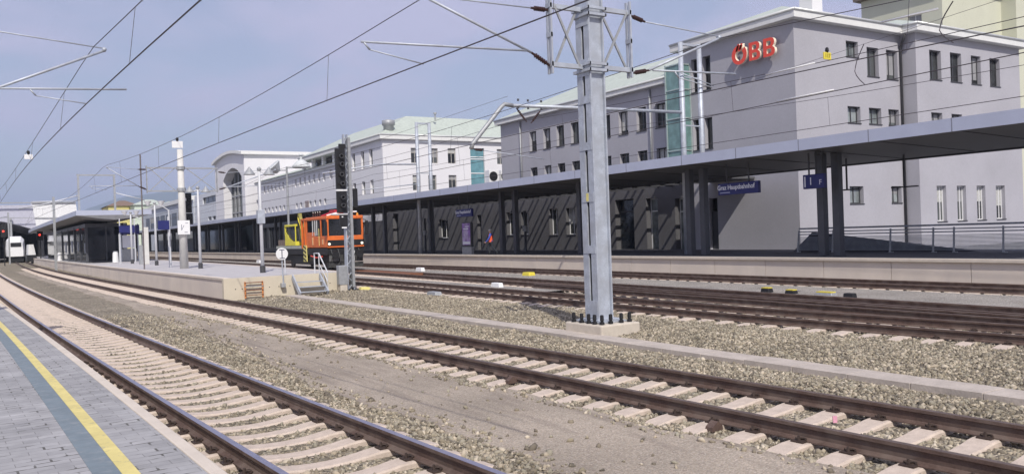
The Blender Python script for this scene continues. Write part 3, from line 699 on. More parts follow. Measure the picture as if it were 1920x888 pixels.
# glazed lift shaft in the corner
B3 = thing('glass_lift_shaft', 'narrow green glass shaft between the two grey buildings', 'glass shaft', (37, 38.9, 0))
m = MB(); m.box(36.45,37.28,38.35,39.6,5.3,12.2); m.build('glazing', mat('green shaft glass', (.16,.27,.26), .1, var=.3, vscale=1.5, spec=.7), B3)
m = MB()
for y in (38.33,39.62):
    for x in (36.43,37.27): m.box(x-.04,x+.04,y-.04,y+.04,5.2,12.35)
for z in (6.9,8.9,10.7,12.25): m.box(36.4,37.28,38.30,39.66,z-.04,z+.04)
m.build('frame', mat('pale green frame', (.42,.50,.48), .4, .3), B3)

# --- white building
B4 = thing('white_building', 'white two-storey station building with hipped pale green roof', 'building', (45, 95, 0))
m = MB()
opY = [(40.79,41.85,10.5,12.25),(43.2,44.25,10.5,12.25),(45.55,46.6,10.5,12.3),(52.3,53.4,10.5,12.35),(40.9,41.9,7.35,9.13),(42.9,43.95,7.4,9.14),(45.55,46.6,7.45,9.15),(48.58,50.5,5.2,12.4)]
wall(m, 'y', 87.15, 37.3, 60, 4, 13.15, opY, .25)
opX = [(y-.5,y+.5,10.3,12.4) for y in (90.6,93.2,96.1)]+[(y-.5,y+.5,7.2,8.8) for y in (90.6,93.2,96.1)]+[(y-.5,y+.5,5.0,6.2) for y in (90.6,93.2,96.1)]
wall(m, 'x', 37.3, 87.15, 99.0, 4, 13.15, opX, .3)
m.quad((60,87.15,4),(60,99,4),(60,99,13.15),(60,87.15,13.15))
m.build('wall', facade_white, B4)
for i, o in enumerate(opY[:7]): window(B4, 'y', 87.15, o, .25, fm=mat('beige window frame', (.42,.40,.37), .6), mull=1, trans=(o[2]+o[3])/2+.35, sill=False, pm=pane_m, blind=.8)
for o in opX: window(B4, 'x', 37.3, o, .3, fm=frame_white, mull=0, sill=False)
m = MB(); m.box(48.62,50.46,87.3,87.36,5.2,12.36); st = m.build('stair_glazing', teal_glass, B4)
for z in (5.6,7.5,9.4,11.1,11.35):
    m = MB(); m.box(48.6,50.48,87.24,87.30,z-.05,z+.05); m.build('glazing_bar', white_m, st)
eaves(B4, [(36.88,86.72),(60.4,86.72),(60.4,116.4),(36.88,116.4)], 13.15, 13.75)
m = MB(); hip_roof(m, 36.92, 60.36, 86.76, 116.3, 13.74, 3.0, 6.0); m.build('roof', roof_green, B4)
m = MB(); m.rings((38.6,88.2,13.9), (0,0,1), [(0,.1),(.02,.6),(.9,.6),(1.0,.75),(1.5,.75),(1.62,.3)], 14); m.build('roof_vent', galv_dull, B4, smooth=True)
m = MB(); m.rings((45.5,90,16), (0,0,1), [(0,.1),(.7,.1),(.72,.22),(.9,.2)], 8); m.build('roof_vent', galv_dull, B4)
for y0, y1 in ((99.0,107.5),(107.5,116)):
    m = MB(); m.box(38.6,38.7,y0+.25,y1-.25,11.9,13.1); m.build('loggia_glazing', pane_dark, B4)
for y in (99.2,103.3,107.5,111.7,115.8):
    m = MB(); m.box(37.3,37.75,y-.2,y+.2,11.8,13.15); m.build('loggia_post', facade_white, B4)
# three-storey lower wing of the white building
B5 = thing('white_wing', 'long low white wing with many small windows beside the hall', 'building', (42, 120, 0))
m = MB()
w1 = [106.9+2.05*k for k in range(7)]+[123.4+2.05*k for k in range(7)]
op5 = [(y-.45,y+.45,9.8,11.0) for y in w1]+[(y-.45,y+.45,6.3,7.5) for y in w1]+[(101.2,102.2,9.9,11.1),(103.8,104.8,9.9,11.1)]
wall(m, 'x', 37.3, 99.0, 140, 5, 11.5, op5, .35)
m.box(37.8,60,99.1,140,11.2,11.5)
m.build('wall', facade_white, B5)
for o in op5: window(B5, 'x', 37.3, o, .35, fm=frame_white, mull=0, sill=False, pm=pane_m)
m = MB(); wall(m, 'x', 37.32, 92, 142, PZ-.3, 5.0, [(y-1.7,y+1.7,PZ+.3,4.3) for y in np.arange(95,141,4.2)], .3); m.build('ground_floor', mat('blue grey cladding', (.07,.075,.09), .6), B5)
for y in np.arange(95,141,4.2): window(B5, 'x', 37.32, (y-1.7,y+1.7,PZ+.3,4.3), .3, fm=post_m, pm=pane_dark, mull=2, sill=False)
eaves(B5, [(36.95,98.9),(58,98.9),(58,140.5),(36.95,140.5)], 11.5, 11.9)
m = MB(); m.add([(36.75,99.2,11.88),(36.75,140.4,11.88),(40.5,140.4,13.1),(40.5,116.6,13.1),(38.75,99.2,12.2)], [(0,4,3,2,1)]); m.build('roof', roof_green, B5)
m = MB(); m.box(37.2,37.28,113.6,115.0,5.5,7.6); m.build('panel', mat('taupe panel', (.34,.28,.27), .7), B5)

m = MB(); m.box(35.7,35.98,142.2,186,PZ-.3,5.0); m.box(35.985,37.6,142.0,142.3,PZ-.3,5.0); m.build('added_dark_glazing', pane_dark, B5)  # dark strip and cap added over hall wall that the sun reached
# --- station hall with the arched window
B6 = thing('station_hall', 'high white station hall with an arched window and curved roof edge', 'hall', (45, 153, 0))
m = MB(); yc0, yc1 = 143.0, 165.0; n = 20
arch = lambda y: 16.9+.95*(1-((y-(yc0+yc1)/2)/((yc1-yc0)/2))**2)
wa, wb = 145.0, 158.5; warch = lambda y: 13.4+1.9*(1-((y-(wa+wb)/2)/((wb-wa)/2))**2)
ys = np.linspace(yc0, yc1, 45)
for y0, y1 in zip(ys[:-1], ys[1:]):
    ym = (y0+y1)/2
    if wa < ym < wb: m.quad((36,y0,warch(y0)),(36,y0,arch(y0)),(36,y1,arch(y1)),(36,y1,warch(y1))); m.quad((36,y0,warch(y0)),(36,y1,warch(y1)),(38,y1,warch(y1)),(38,y0,warch(y0)))
    else: m.quad((36,y0,0),(36,y0,arch(y0)),(36,y1,arch(y1)),(36,y1,0))
ya = min(y for y in ys if y > wa-.2); yb = max(y for y in ys if y < wb+.2)
m.quad((36,yb,0),(38,yb,0),(38,yb,warch(yb)),(36,yb,warch(yb)))
m.quad((36,ya,0),(36,ya,warch(ya)),(38,ya,warch(ya)),(38,ya,0))
m.quad((36,143,0),(64,143,0),(64,143,17),(36,143,17)); m.quad((64,143,0),(64,165,0),(64,165,17),(64,143,17)); m.quad((64,165,0),(36,165,0),(36,165,17),(64,165,17))
m.build('wall', facade_white, B6)
m = MB()
for y0, y1 in zip(ys[:-1], ys[1:]): m.add([(35.4,y0-.001,arch(y0)),(64.6,y0,arch(y0)),(64.6,y1,arch(y1)),(35.4,y1,arch(y1)),(35.4,y0,arch(y0)+.5),(64.6,y0,arch(y0)+.5),(64.6,y1,arch(y1)+.5),(35.4,y1,arch(y1)+.5)], [(0,3,2,1),(4,5,6,7),(3,0,4,7),(1,2,6,5)])
m.box(35.4,64.6,142.4,143,16.9,17.45)
m.build('roof', eave_m, B6)
m = MB(); zz = [(37.6,y,0) for y in (wa,wb)]; m.add([(37.6,y,5) for y in np.linspace(wa,wb,15)]+[(37.6,y,warch(y)) for y in np.linspace(wa,wb,15)], [(i,15+i,16+i,i+1) for i in range(14)]); gl = m.build('arched_window', pane_bright, B6)
m = MB()
for y in np.linspace(wa,wb,6): m.box(37.4,37.58,y-.12,y+.12,5,warch(y))
for z in (7.5,10.5,12.6): m.box(37.42,37.56,wa,wb,z-.1,z+.1)
m.build('glazing_bar', mat('grey glazing bar', (.33,.34,.36), .5), gl)
# --- low block beyond the hall
B7 = thing('low_block', 'low pale grey block with a dark upper window band left of the hall', 'building', (42, 176, 0))
m = MB(); wall(m, 'x', 36.2, 165.2, 186, PZ-.3, 12.2, [(166,178,10.1,11.4),(166.6,169.6,6.7,7.4),(170.4,173.4,6.7,7.4)], .4); m.quad((36.2,186,0),(50,186,0),(50,186,12.2),(36.2,186,12.2)); m.box(36.6,50,165.2,186,12.0,12.3); m.build('wall', mat('pale grey render', (.60,.62,.66), .9, var=.05, vscale=.3), B7)
for o in [(166,178,10.1,11.4),(166.6,169.6,6.7,7.4),(170.4,173.4,6.7,7.4)]: window(B7, 'x', 36.2, o, .4, mull=2, sill=False, pm=pane_dark)
B8 = thing('glass_block', 'grey glazed block far down the platform beyond the low block', 'building', (42, 215, 0))
m = MB(); m.box(36,55,186.5,260,0,11.5); m.build('wall', mat('pale grey panel', (.50,.53,.58), .6, var=.1, vscale=.2), B8)
m = MB(); m.box(35.6,55,186.5,260,11.5,12.4); m.build('roof', eave_m, B8)
for k in range(8): window(B8, 'x', 35.66, (190+8*k,196+8*k,6.2,9.5), .33, mull=3, sill=False, pm=pane_dark)

# --- tall pale yellow house behind the grey block
B9 = thing('yellow_house', 'tall pale yellow apartment house rising behind the grey office block', 'building', (80, 54, 0))
opq = [(52.3,53.9,21.4,24.0)]; opz = [(98.2,100.6,20.4,23.6),(98.2,100.6,15.5,18.8),(98.2,100.6,10.4,13.7),(98.2,100.6,5.5,8.7)]
m = MB(); wall(m, 'y', 50.0, 85, 96.5, -.3, 27); wall(m, 'x', 85, 50.0, 59.5, -.3, 27, opq, .3); wall(m, 'y', 48.4, 96.5, 112, -.3, 27, opz, .3); m.quad((96.5,50,-.3),(96.5,48.4,-.3),(96.5,48.4,27),(96.5,50,27))
m.build('wall', facade_yellow, B9)
window(B9, 'x', 85, opq[0], .3, fm=frame_white, pm=pane_bright, sill=False)
for o in opz: window(B9, 'y', 48.4, o, .3, fm=frame_white, pm=pane_bright, sill=False)
m = MB(); m.box(84.2,96.3,49.0,60,27,27.7); m.build('roof', mat('brown eaves', (.16,.13,.11), .7), B9)

# --- air conditioners on the low roof
for i, (x, y, lab) in enumerate([(40.2,68,'leftmost grey rooftop cooling unit with a dark fan'),(41.5,68,'rooftop cooling unit with a dark fan, middle of three'),(42.9,68.2,'rooftop cooling unit with a round fan, nearest the grey wing')]):
    t = thing('cooling_unit', lab, 'air conditioner', (x, y, 5.25), 'cooling units on the low roof')
    m = MB(); m.box(x-.55,x+.55,y-.4,y+.4,6.9,8.1); m.build('housing', white_m, t, bevel=.03)
    m = MB(); m.rings((x-.1,y-.40,7.5), (0,-1,0), [(0,.45),(.03,.45)], 16); m.build('fan', black_m, t)
    m = MB()
    for sx in (-.45,.45): m.bar((x+sx,y,5.25),(x+sx,y,6.92),.08)
    m.bar((x-.5,y,6.3),(x+.5,y,6.3),.07); m.build('stand', galv_dull, t)

# --- far houses, hills
for nm, lab, x0, x1, y0, y1, z, mm, roof in [('far_house','long yellow house far behind the middle platform roof',31.5,41,300,320,15.4,mat('yellow render',(.66,.58,.24),.9),'brown'),
        ('far_house','pale green sheet-roofed block far behind the middle platform',38,48,290,305,15.2,mat('pale green render',(.62,.70,.58),.9),'green'),
        ('far_house','cream house with two small windows far behind the lamp poles',45.5,53,290,312,14.6,mat('cream render',(.66,.62,.45),.9),'green'),
        ('far_house','grey far block under a red tiled gable',53,63,262,290,14.0,mat('mid grey render',(.30,.32,.40),.9),'red')]:
    t = thing(nm, lab, 'house', ((x0+x1)/2, y0, 0), 'houses far beyond the station')
    m = MB(); wo = [(x0+(x1-x0)*f-.7, x0+(x1-x0)*f+.7, z-2.6, z-1.3) for f in (.3,.7)]
    wall(m, 'y', y0, x0, x1, 0, z, wo, .3); m.quad((x0,y1,0),(x0,y0,0),(x0,y0,z),(x0,y1,z)); m.build('wall', mm, t)
    for o in wo: window(t, 'y', y0, o, .3, mull=0, sill=False)
    rm = {'brown': mat('brown roof',(.20,.14,.11),.8), 'green': roof_green, 'red': mat('red tiles',(.36,.20,.17),.8, var=.2)}[roof]
    m = MB(); hip_roof(m, x0-.6, x1+.6, y0-.6, y1+.6, z, 1.9, 4.5); m.build('roof', rm, t)
m = MB(); ang = np.linspace(-12, 75, 120); vs = []
for k, a_ in enumerate(ang):
    d = 7600+300*sin(a_*.31)
    el_ = float(np.interp(a_, [-12,2.5,3.6,4.44,5.02,5.92,6.68,7.74,8.98,10.1,11.2,12.8,16,22,40,75], [.5,.9,1.6,2.25,2.47,2.78,3.08,3.15,3.34,3.42,3.25,2.9,2.2,1.6,1.2,1.0]))
    hh = d*math.tan(radians(el_))+4*sin(a_*4.3+1)+3*sin(a_*9.1)
    for q_, (dd, f) in enumerate([(-1400,0),(-700,.5),(0,1),(1500,.8),(4000,0)]):
        vs.append(((d+dd)*sin(radians(a_)), (d+dd)*cos(radians(a_)), hh*f-2+(14*sin(a_*3+q_) if 0 < f < 1 else 0)))
m.add(vs, [(k*5+j, k*5+j+1, k*5+j+6, k*5+j+5) for k in range(len(ang)-1) for j in range(4)])
tag(m.build('hills', hill_m, org=(0,0,0), smooth=True), kind='structure')

# ------------------------------------------------------------------ station platform canopy
CN = thing('platform_canopy', 'long dark platform roof on paired grey posts with pale metal edge', 'canopy', (31, 60, PZ))
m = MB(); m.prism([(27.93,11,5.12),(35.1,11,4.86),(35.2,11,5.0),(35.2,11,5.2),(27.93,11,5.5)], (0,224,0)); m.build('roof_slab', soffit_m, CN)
m = MB(); m.box(27.88,27.925,11,235,5.06,5.52); m.build('fascia', fascia_m, CN)
JY = [13.4,16.2,19.4,22.6,25.98,29.4,33.5]+list(np.arange(38,235,4.2)); fj = sj = None
for y in JY:
    y = float(y)
    if fj is None:
        m = MB(); m.box(27.874,27.8795,y-.018,y+.018,5.06,5.52); fj = m.build('fascia_joint', mat('dark joint', (.22,.23,.28), .6), CN)
        m = MB(); m.add([(27.95,y-.03,5.116),(35.05,y-.03,4.858),(35.05,y+.03,4.858),(27.95,y+.03,5.116),(27.95,y-.03,5.10),(35.05,y-.03,4.842),(35.05,y+.03,4.842),(27.95,y+.03,5.10)], [(4,5,6,7),(0,1,5,4),(2,3,7,6)]); sj = m.build('soffit_joint', black_m, CN)
    else: cp(fj, CN, (0, y-JY[0], 0)); cp(sj, CN, (0, y-JY[0], 0))
m = MB(); m.box(35.25,37.27,33.35,36.8,4.74,4.86); m.build('shade_slab', soffit_m, CN)  # slab added so that the wall behind it falls into shade
y = 37.6; bm0 = None
while y < 93:
    if bm0 is None:
        m = MB(); m.box(35.1,37.29,y-.055,y+.055,4.74,4.90); bm0 = m.build('link_beam', frame_dark, CN); y_ref = y
    else: cp(bm0, CN, (0, y-y_ref, 0))
    y += random.choice((.75, 1.3, 1.35, 1.45, 1.5))

m = MB(); m.tube([(35.35,11,4.86),(35.35,235,4.86)], .07, 8); m.build('gutter', frame_dark, CN)
ps = [(22.68,23.45),(30.5,31.5),(40.0,40.95),(48.4,50.2),(61.55,63.7),(71.0,73.7)]+[(y,y+2.2) for y in np.arange(83,232,10.4)]
p0 = None
for pr in ps:
    for y in pr:
        if p0 is None:
            m = MB(); m.box(30.2,30.52,y-.17,y+.17,PZ,5.05); p0 = m.build('post', post_m, CN, bevel=.02)
            c = p0; y_ref = y
        else: c = cp(p0, CN); c.location = (0, y-y_ref, 0)
m = MB(); m.box(27.95,29.0,11,235,5.503,5.52); m.build('roof_edge', galv_dull, CN)
# lamps hanging on stalks below the far edge
for x, y, lab in [(33.6,21.7,'dark pendant bar lamp hanging nearest the right edge of the canopy'),(32.4,23.7,'dark pendant bar lamp hanging beside the platform number sign')]:
    t = thing('pendant_lamp', lab, 'lamp', (x, y, 4.9), 'pendant lamps under the canopy')
    m = MB(); m.bar((x,y,4.92),(x,y,3.55),.06); m.build('stem', frame_dark, t)
    m = MB(); m.box(x-.06,x+.06,y-.62,y+.62,3.49,3.55); m.build('light_bar', frame_dark, t, bevel=.01)

# ------------------------------------------------------------------ signs under the canopy
def name_sign(x, y0, y1, z0, z1, lab, txt=True, body='Graz Hauptbahnhof'):
    t = thing('station_sign', lab, 'sign', (x, (y0+y1)/2, z0), 'blue station name signs')
    m = MB(); m.box(x-.09,x+.09,y0,y1,z0,z1); m.build('panel', blue_sign, t, bevel=.02)
    m = MB()
    for f in (.25,.8): m.bar((x,y0+(y1-y0)*f,z1-.01),(x,y0+(y1-y0)*f,4.98),.05)
    m.build('hanger', frame_dark, t)
    if txt:
        lettering('lettering', body, .30*(z1-z0)/.54, (x-.096,(y0+y1)/2+.12,z0+(z1-z0)*.62), (0,-1,0), (0,0,1), letter_white, t, extrude=.003, bold=.006, sx=.95)
        m = MB(); m.box(x-.099,x-.091,y1-.75,y1-.12,z0+.08,z0+.13); 
        m.build('small_line', mat('pale blue lettering', (.35,.37,.55), .6), t)
    return t
name_sign(29.3, 25.95, 28.4, 3.55, 4.09, 'large blue station name sign, white letters, near the right edge')
name_sign(29.3, 52.55, 54.9, 3.42, 3.98, 'blue station name sign above the purple poster case')
t = thing('platform_sign', 'blue platform number sign reading 1 F beside the post', 'sign', (29.3, 23.0, 3.54))
m = MB(); m.box(29.2,29.4,22.45,23.5,3.54,4.14); m.build('panel', blue_sign, t, bevel=.02)
lettering('lettering', '1', .46, (29.194,23.1,3.84), (0,-1,0), (0,0,1), letter_white, t, extrude=.003)
lettering('lettering', 'F', .30, (29.194,22.62,3.78), (0,-1,0), (0,0,1), letter_white, t, extrude=.003)
m = MB(); m.box(29.192,29.199,23.36,23.42,3.62,4.06); m.build('side_text_strip', letter_white, t)
m = MB()
for y in (22.6,22.9,23.25): m.bar((29.3,y,4.13),(29.3,y,5.05),.05)
m.build('hanger', frame_dark, t)

t = thing('poster_case', 'standing display case with a purple poster on the station platform', 'poster case', (29.6, 54.0, PZ))
m = MB(); m.box(29.55,29.75,53.35,54.75,PZ,3.02); m.build('frame', frame_dark, t, bevel=.02)
m = MB(); m.box(29.535,29.55,53.45,54.65,1.35,2.95); m.build('poster', purple_m, t)
m = MB(); m.box(29.53,29.534,53.5,54.6,1.4,1.6); m.box(29.53,29.534,53.7,54.5,2.5,2.58); m.box(29.53,29.534,53.6,54.2,2.68,2.74); m.build('poster_print', letter_white, t)
m = MB(); m.box(29.54,29.76,53.34,54.76,PZ,1.2); m.build('base', galv_dull, t)
for y, lab in [(51.35,'slim dark information post left of the double window'),(68.1,'slim dark information post between the far windows')]:
    t = thing('info_post', lab, 'post', (33, y, PZ), 'slim posts on the station platform')
    m = MB(); m.bar((33,y,PZ),(33,y,3.7),.14); m.build('post', post_m, t)
    m = MB(); m.box(32.9,33.1,y-.22,y+.22,2.2,2.6); m.build('clock_panel', galv_dull, t)

# railing on the back of the platform and the stair wall behind it
t = thing('railing', 'metal railing with slanted posts along the back of the platform', 'railing', (33.8, 20, PZ))
RY = [27.6,25.6,25.1,22.6,20.6,19.7,17.7,15.7,13.7,11.7]
m0 = None
for i, y in enumerate(RY):
    m = MB(); m.bar((33.75,y,PZ),(34.0,y+.10,1.72),.07); m.bar((33.75,y-.16,PZ+.02),(33.75,y+.05,PZ+.02),.06); m.build('post', galv_dull, t)
m = MB()
for k, (z, r) in enumerate([(1.82,.045),(1.66,.028),(1.53,.028)]+[(1.40-.052*j,.013) for j in range(13)]):
    f = (z-PZ)/1.06; x = 33.75+.25*f
    m.tube([(x,11.5,z),(x,27.7,z)], r, 6)
m.build('rail', galv, t)
t = thing('stair_wall', 'dark grey sloping parapet of the underpass stairs behind the railing', 'wall', (35.5, 25, .3))
m = MB(); m.prism([(34.6,28.6,.3),(34.6,28.6,PZ),(34.6,27.4,1.62),(34.6,19.0,PZ),(34.6,19.0,.3)], (.3,0,0)); m.build('parapet', mat('dark stair wall', (.10,.10,.11), .8), t)

# ------------------------------------------------------------------ middle platform roof, waiting room
CM = thing('island_canopy', 'pale winged roof over the middle platform, dark underneath', 'canopy', (8, 110, PZ))
ys = np.concatenate([[84.0], np.linspace(88, 168, 18)]); sec = []
for i, y in enumerate(ys):
    xl = EDGE_MID(y)-.35; xr = MR(y)-1.4; xm = (xl+xr)/2
    sec.append([(xl,y,5.50),(xr,y,5.50),(xr,y,5.06),(xm+1.2,y,4.75),(xm,y,4.62),(xm-1.2,y,4.75),(xl,y,5.06)])
m = MB(); vs = [p for s_ in sec for p in s_]; n = 7
fs = [(i*n+k, (i+1)*n+k, (i+1)*n+(k+1)%n, i*n+(k+1)%n) for i in range(len(ys)-1) for k in range(2,6)]
m.add(vs, fs+[(2,3,4,5,6)]); m.build('soffit', mat('grey canopy soffit', (.20,.20,.21), .6), CM)
m = MB(); fs = [(i*n+k, (i+1)*n+k, (i+1)*n+(k+1)%n, i*n+(k+1)%n) for i in range(len(ys)-1) for k in (0,1,6)]
m.add(vs, fs+[(0,1,2,6)]); m.build('roof', fascia_m, CM)
for y in (92,102,112,122,134,146,160):
    m = MB(); x = (EDGE_MID(y)+MR(y)-1.7)/2; m.box(x-.2,x+.2,y-.2,y+.2,PZ,4.7); m.build('post', post_m, CM)
KI = thing('waiting_room', 'dark glazed waiting room under the middle platform roof', 'waiting room', (8.6, 90, PZ))
XL = lambda y: EDGE_MID(y)+1.05
segs = [(90,95),(95,100.5),(100.5,107),(107,115),(115,125),(125,140)]
for a_, b_ in segs:
    m = MB(); x0, x1 = XL(a_), XL(b_); m.add([(x0,a_+.1,PZ+.25),(x1,b_-.1,PZ+.25),(x1,b_-.1,4.1),(x0,a_+.1,4.1),(x0+.04,a_+.1,PZ+.25),(x1+.04,b_-.1,PZ+.25),(x1+.04,b_-.1,4.1),(x0+.04,a_+.1,4.1)], [(0,3,2,1),(4,5,6,7),(0,1,5,4),(2,3,7,6)]); m.build('glass_panel', pane_dark, KI)
    m = MB(); m.bar((x0,a_,PZ),(x0,a_,4.3),.22); m.build('mullion', post_m, KI)
m = MB(); m.box(XL(90),XL(90)+3.4,90.0,90.06,PZ+.25,4.1); m.build('glass_panel', pane_dark, KI)
m = MB(); m.bar((XL(90)+1.7,89.95,PZ),(XL(90)+1.7,89.95,4.2),.14); m.build('mullion', post_m, KI)
m = MB(); m.bar((XL(90)+3.4,89.95,PZ),(XL(90)+3.4,89.95,4.4),.3); m.build('mullion', galv, KI)
m = MB(); m.prism([(XL(90)-.1,89.8,4.1),(XL(140)-.1,140,4.1),(XL(140)+3.4,140,4.1),(XL(90)+3.6,89.8,4.1)], (0,0,.35)); m.build('head_beam', post_m, KI)
m = MB(); m.prism([(XL(90),90.1,PZ+.005),(XL(140),140,PZ+.005),(XL(140)+3.4,140,PZ+.005),(XL(90)+3.4,90.1,PZ+.005)], (0,0,.2)); m.build('plinth', post_m, KI)
m = MB(); m.box(XL(90)+3.0,XL(90)+3.05,91,140,PZ+.2,4.1); m.build('rear_glazing', pane_dark, KI)
for k, (y, z0, z1, w) in enumerate(((91.2,1.6,2.6,.7),(93.5,2.9,3.5,.5),(97,1.8,2.8,.9),(103,1.7,2.9,1.3),(110,1.6,2.8,1.6))):  # pale panels added for the brighter view through the glass
    x = XL(y)-.02; m = MB(); m.add([(x,y,z0),(XL(y+w)-.02,y+w,z0),(XL(y+w)-.02,y+w,z1),(x,y,z1),(x+.015,y,z0),(XL(y+w)-.005,y+w,z0),(XL(y+w)-.005,y+w,z1),(x+.015,y,z1)],[(0,3,2,1),(4,5,6,7),(0,1,5,4),(2,3,7,6)]); m.build('poster', mat('pale through-glass panel',(.30,.33,.38),.5,var=.5,vscale=3) , KI)
for x, y, lab in [(9.6,87.0,'small pale litter bin at the corner of the dark waiting room'),(6.6,116.0,'white litter bin at the foot of the far waiting room glazing')]:
    t = thing('litter_bin', lab, 'bin', (x,y,PZ)); m = MB(); m.rings((x,y,PZ), (0,0,1), [(0,.28),(.9,.24),(1.0,.18)], 12); m.build('body', white_m, t); m = MB(); m.rings((x,y,PZ+1.0), (0,0,1), [(0,.2),(.08,.2)], 12); m.build('lid', galv_dull, t)
t = thing('timetable_stand', 'blue topped timetable stand in front of the waiting room', 'sign', (10.9, 88, PZ))
m = MB(); m.box(10.3,11.6,88,88.12,PZ,1.9); m.build('panel', galv_dull, t); m = MB(); m.box(10.1,11.9,87.96,88.14,3.3,4.2); m.build('header', blue_sign, t)
m = MB(); m.bar((10.25,88.05,PZ),(10.25,88.05,4.3),.1); m.bar((11.75,88.05,PZ),(11.75,88.05,4.3),.1); m.build('leg', galv, t)
m = MB(); m.box(10.35,11.5,87.98,88.0,2.0,3.2); m.build('notice', letter_white, t)

# ------------------------------------------------------------------ overhead line masts
def insulator(name, p, q, parent, r=.055):
    p = Vector(p); q = Vector(q); Ln = (q-p).length; prof = [(0,.025)]
    n = 6; a_ = Ln*.18; w = Ln*.64/n
    for k in range(n): prof += [(a_+w*k,.6*r),(a_+w*(k+.35),r),(a_+w*(k+.6),r),(a_+w*(k+.8),.6*r)]
    prof += [(Ln*.84,.028),(Ln,.025)]
    m = MB(); m.rings(p, q-p, prof, 10); return m.build(name, insul, parent, smooth=False)
def tubepart(name, pts, r, parent, mm=galv, n=8):
    m = MB(); m.tube(pts, r, n); return m.build(name, mm, parent, smooth=True)
def cantilever(root, y, ins_up, ins_lo, mess, steady0, steady1, hinge, contact, mm=galv):
    """hinged bracket: tie and strut meet at the messenger clamp, steady tube carries the registration arm"""
    P = lambda p: (p[0], y, p[1])
    m = MB(); m.tube([P(ins_lo), P(mess)], .030, 8); m.tube([P(ins_up), (mess[0], y, mess[1]+.05)], .016, 6); m.rings((mess[0],y-.05,mess[1]+.02), (0,1,0), [(0,.05),(.1,.05)], 8)
    c = m.build('cantilever', mm, root, smooth=True)
    m = MB(); m.tube([P(steady0), P(steady1)], .024, 8); m.tube([P(hinge), ((hinge[0]*.9+contact[0]*.1), y, hinge[1]-.14)], .02, 6)
    m.tube([((hinge[0]*.9+contact[0]*.1), y, hinge[1]-.14), P(contact)], .014, 6); m.build('registration_arm', mm, c, smooth=True)
    return c
MA = thing('catenary_mast', 'big galvanised steel catenary mast on a concrete block with bolts', 'mast', (11.63, 15.1, -.1))
m = MB(); c0 = .06; fx0, fx1, fy0, fy1 = 11.12, 12.22, 14.38, 15.74
m.box(fx0, fx1, fy0, fy1, -.35, c0); m.build('foundation', foundation_m, MA, bevel=.035)
X0, X1, Y0, Y1, ZT = 11.42, 11.84, 14.85, 15.35, 8.9
m = MB(); m.box(11.26,12.04,14.62,15.58,c0+.002,c0+.045); m.box(11.32,11.96,14.74,15.46,c0+.045,c0+.085); m.build('base_plate', galv, MA, bevel=.008)
for (x, y) in [(11.2,15.5),(11.2,15.2),(11.21,14.95),(11.2,14.72),(11.25,14.52),(11.5,14.53),(11.8,14.53),(12.06,14.56),(12.12,15.4)]:
    m = MB(); m.rings((x,y,c0), (0,0,1), [(0,.055),(.06,.055),(.065,.035),(.09,.035),(.095,.045),(.21,.040),(.22,.02)], 8); m.build('anchor_bolt', black_m, MA)
for (ya, yb, s_) in ((Y0, 15.055, 1), (15.145, Y1, -1)):        # two rolled channels back to back with a gap between
    m = MB(); w = .035
    ym = ya+.05 if s_ > 0 else yb-.05
    out = ya if s_ > 0 else yb; inn = yb if s_ > 0 else ya
    m.box(X0, X0+w, min(out,inn), max(out,inn), c0+.08, ZT); m.box(X1-w, X1, min(out,inn), max(out,inn), c0+.08, ZT)
    wy = out+s_*.07
    m.box(X0+w, X1-w, min(wy,wy+s_*.03), max(wy,wy+s_*.03), c0+.08, ZT)
    m.build('mast_channel', galv, MA, bevel=.004)
z = .25
for (za, zb) in [(.16,.55),(1.62,1.80),(2.78,3.0),(3.95,4.13),(5.0,5.18),(5.62,6.0),(6.75,7.35),(8.2,8.8)]:
    m = MB(); m.box(X0-.012, X0-.001, Y0+.03, Y1-.03, za, zb); m.build('batten_plate', galv, MA)
    m = MB(); m.box(X1+.001, X1+.012, Y0+.03, Y1-.03, za, zb); m.build('batten_plate', galv, MA)
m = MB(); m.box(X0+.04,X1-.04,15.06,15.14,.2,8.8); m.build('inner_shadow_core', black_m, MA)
m = MB(); m.box(X0-.015,X0-.004,15.055,15.145,2.8,2.98); m.build('number_plate', yellow_pale, MA)
for z in (5.80,7.05):
    m = MB()
    for (za,zb) in ((z-.09,z-.03),(z+.05,z+.11)):
        m.box(X0-.05,X1+.05,Y0-.06,Y0-.01,za,zb); m.box(X0-.05,X1+.05,Y1+.01,Y1+.06,za,zb); m.box(X0-.06,X0-.014,Y0-.06,Y1+.06,za,zb); m.box(X1+.014,X1+.06,Y0-.06,Y1+.06,za,zb)
    m.build('collar', galv, MA)
def frame(root, xa, xb, y, z0, z1, zl, zh, mm=galv, w=.06):
    """bracket frame beside a mast: outer upright, two booms and a diagonal cross"""
    m = MB(); m.bar((xb-.035,y-.06,zl),(xb-.035,y-.06,zh),.045,.06,(0,1,0)); m.bar((xb-.035,y+.06,zl),(xb-.035,y+.06,zh),.045,.06,(0,1,0))
    for z in (z0,z1,(z0+z1)/2): m.box(xb-.07,xb,y-.09,y+.09,z-.05,z+.05)
    f = m.build('bracket_frame', mm, root)
    m = MB(); m.bar((xa,y,z0),(xb,y,z0),w*1.5,w*1.7); m.build('boom', mm, f); m = MB(); m.bar((xa,y,z1),(xb,y,z1),w*1.5,w*1.7); m.build('boom', mm, f)
    m = MB(); d = .1 if xb < xa else -.1
    m.bar((xa-d,y-.03,z0),(xb+d,y-.03,z1),.035,.05); m.bar((xa-d,y+.03,z1),(xb+d,y+.03,z0),.035,.05); m.build('diagonal_brace', galv_dull, f)
    return f
f = frame(MA, X0-.02, 10.56, 15.1, 5.83, 7.12, 5.62, 7.42)
insulator('insulator', (10.50,15.1,5.80), (10.02,15.1,6.05), f); insulator('insulator', (10.50,15.1,7.02), (10.05,15.1,7.02), f)
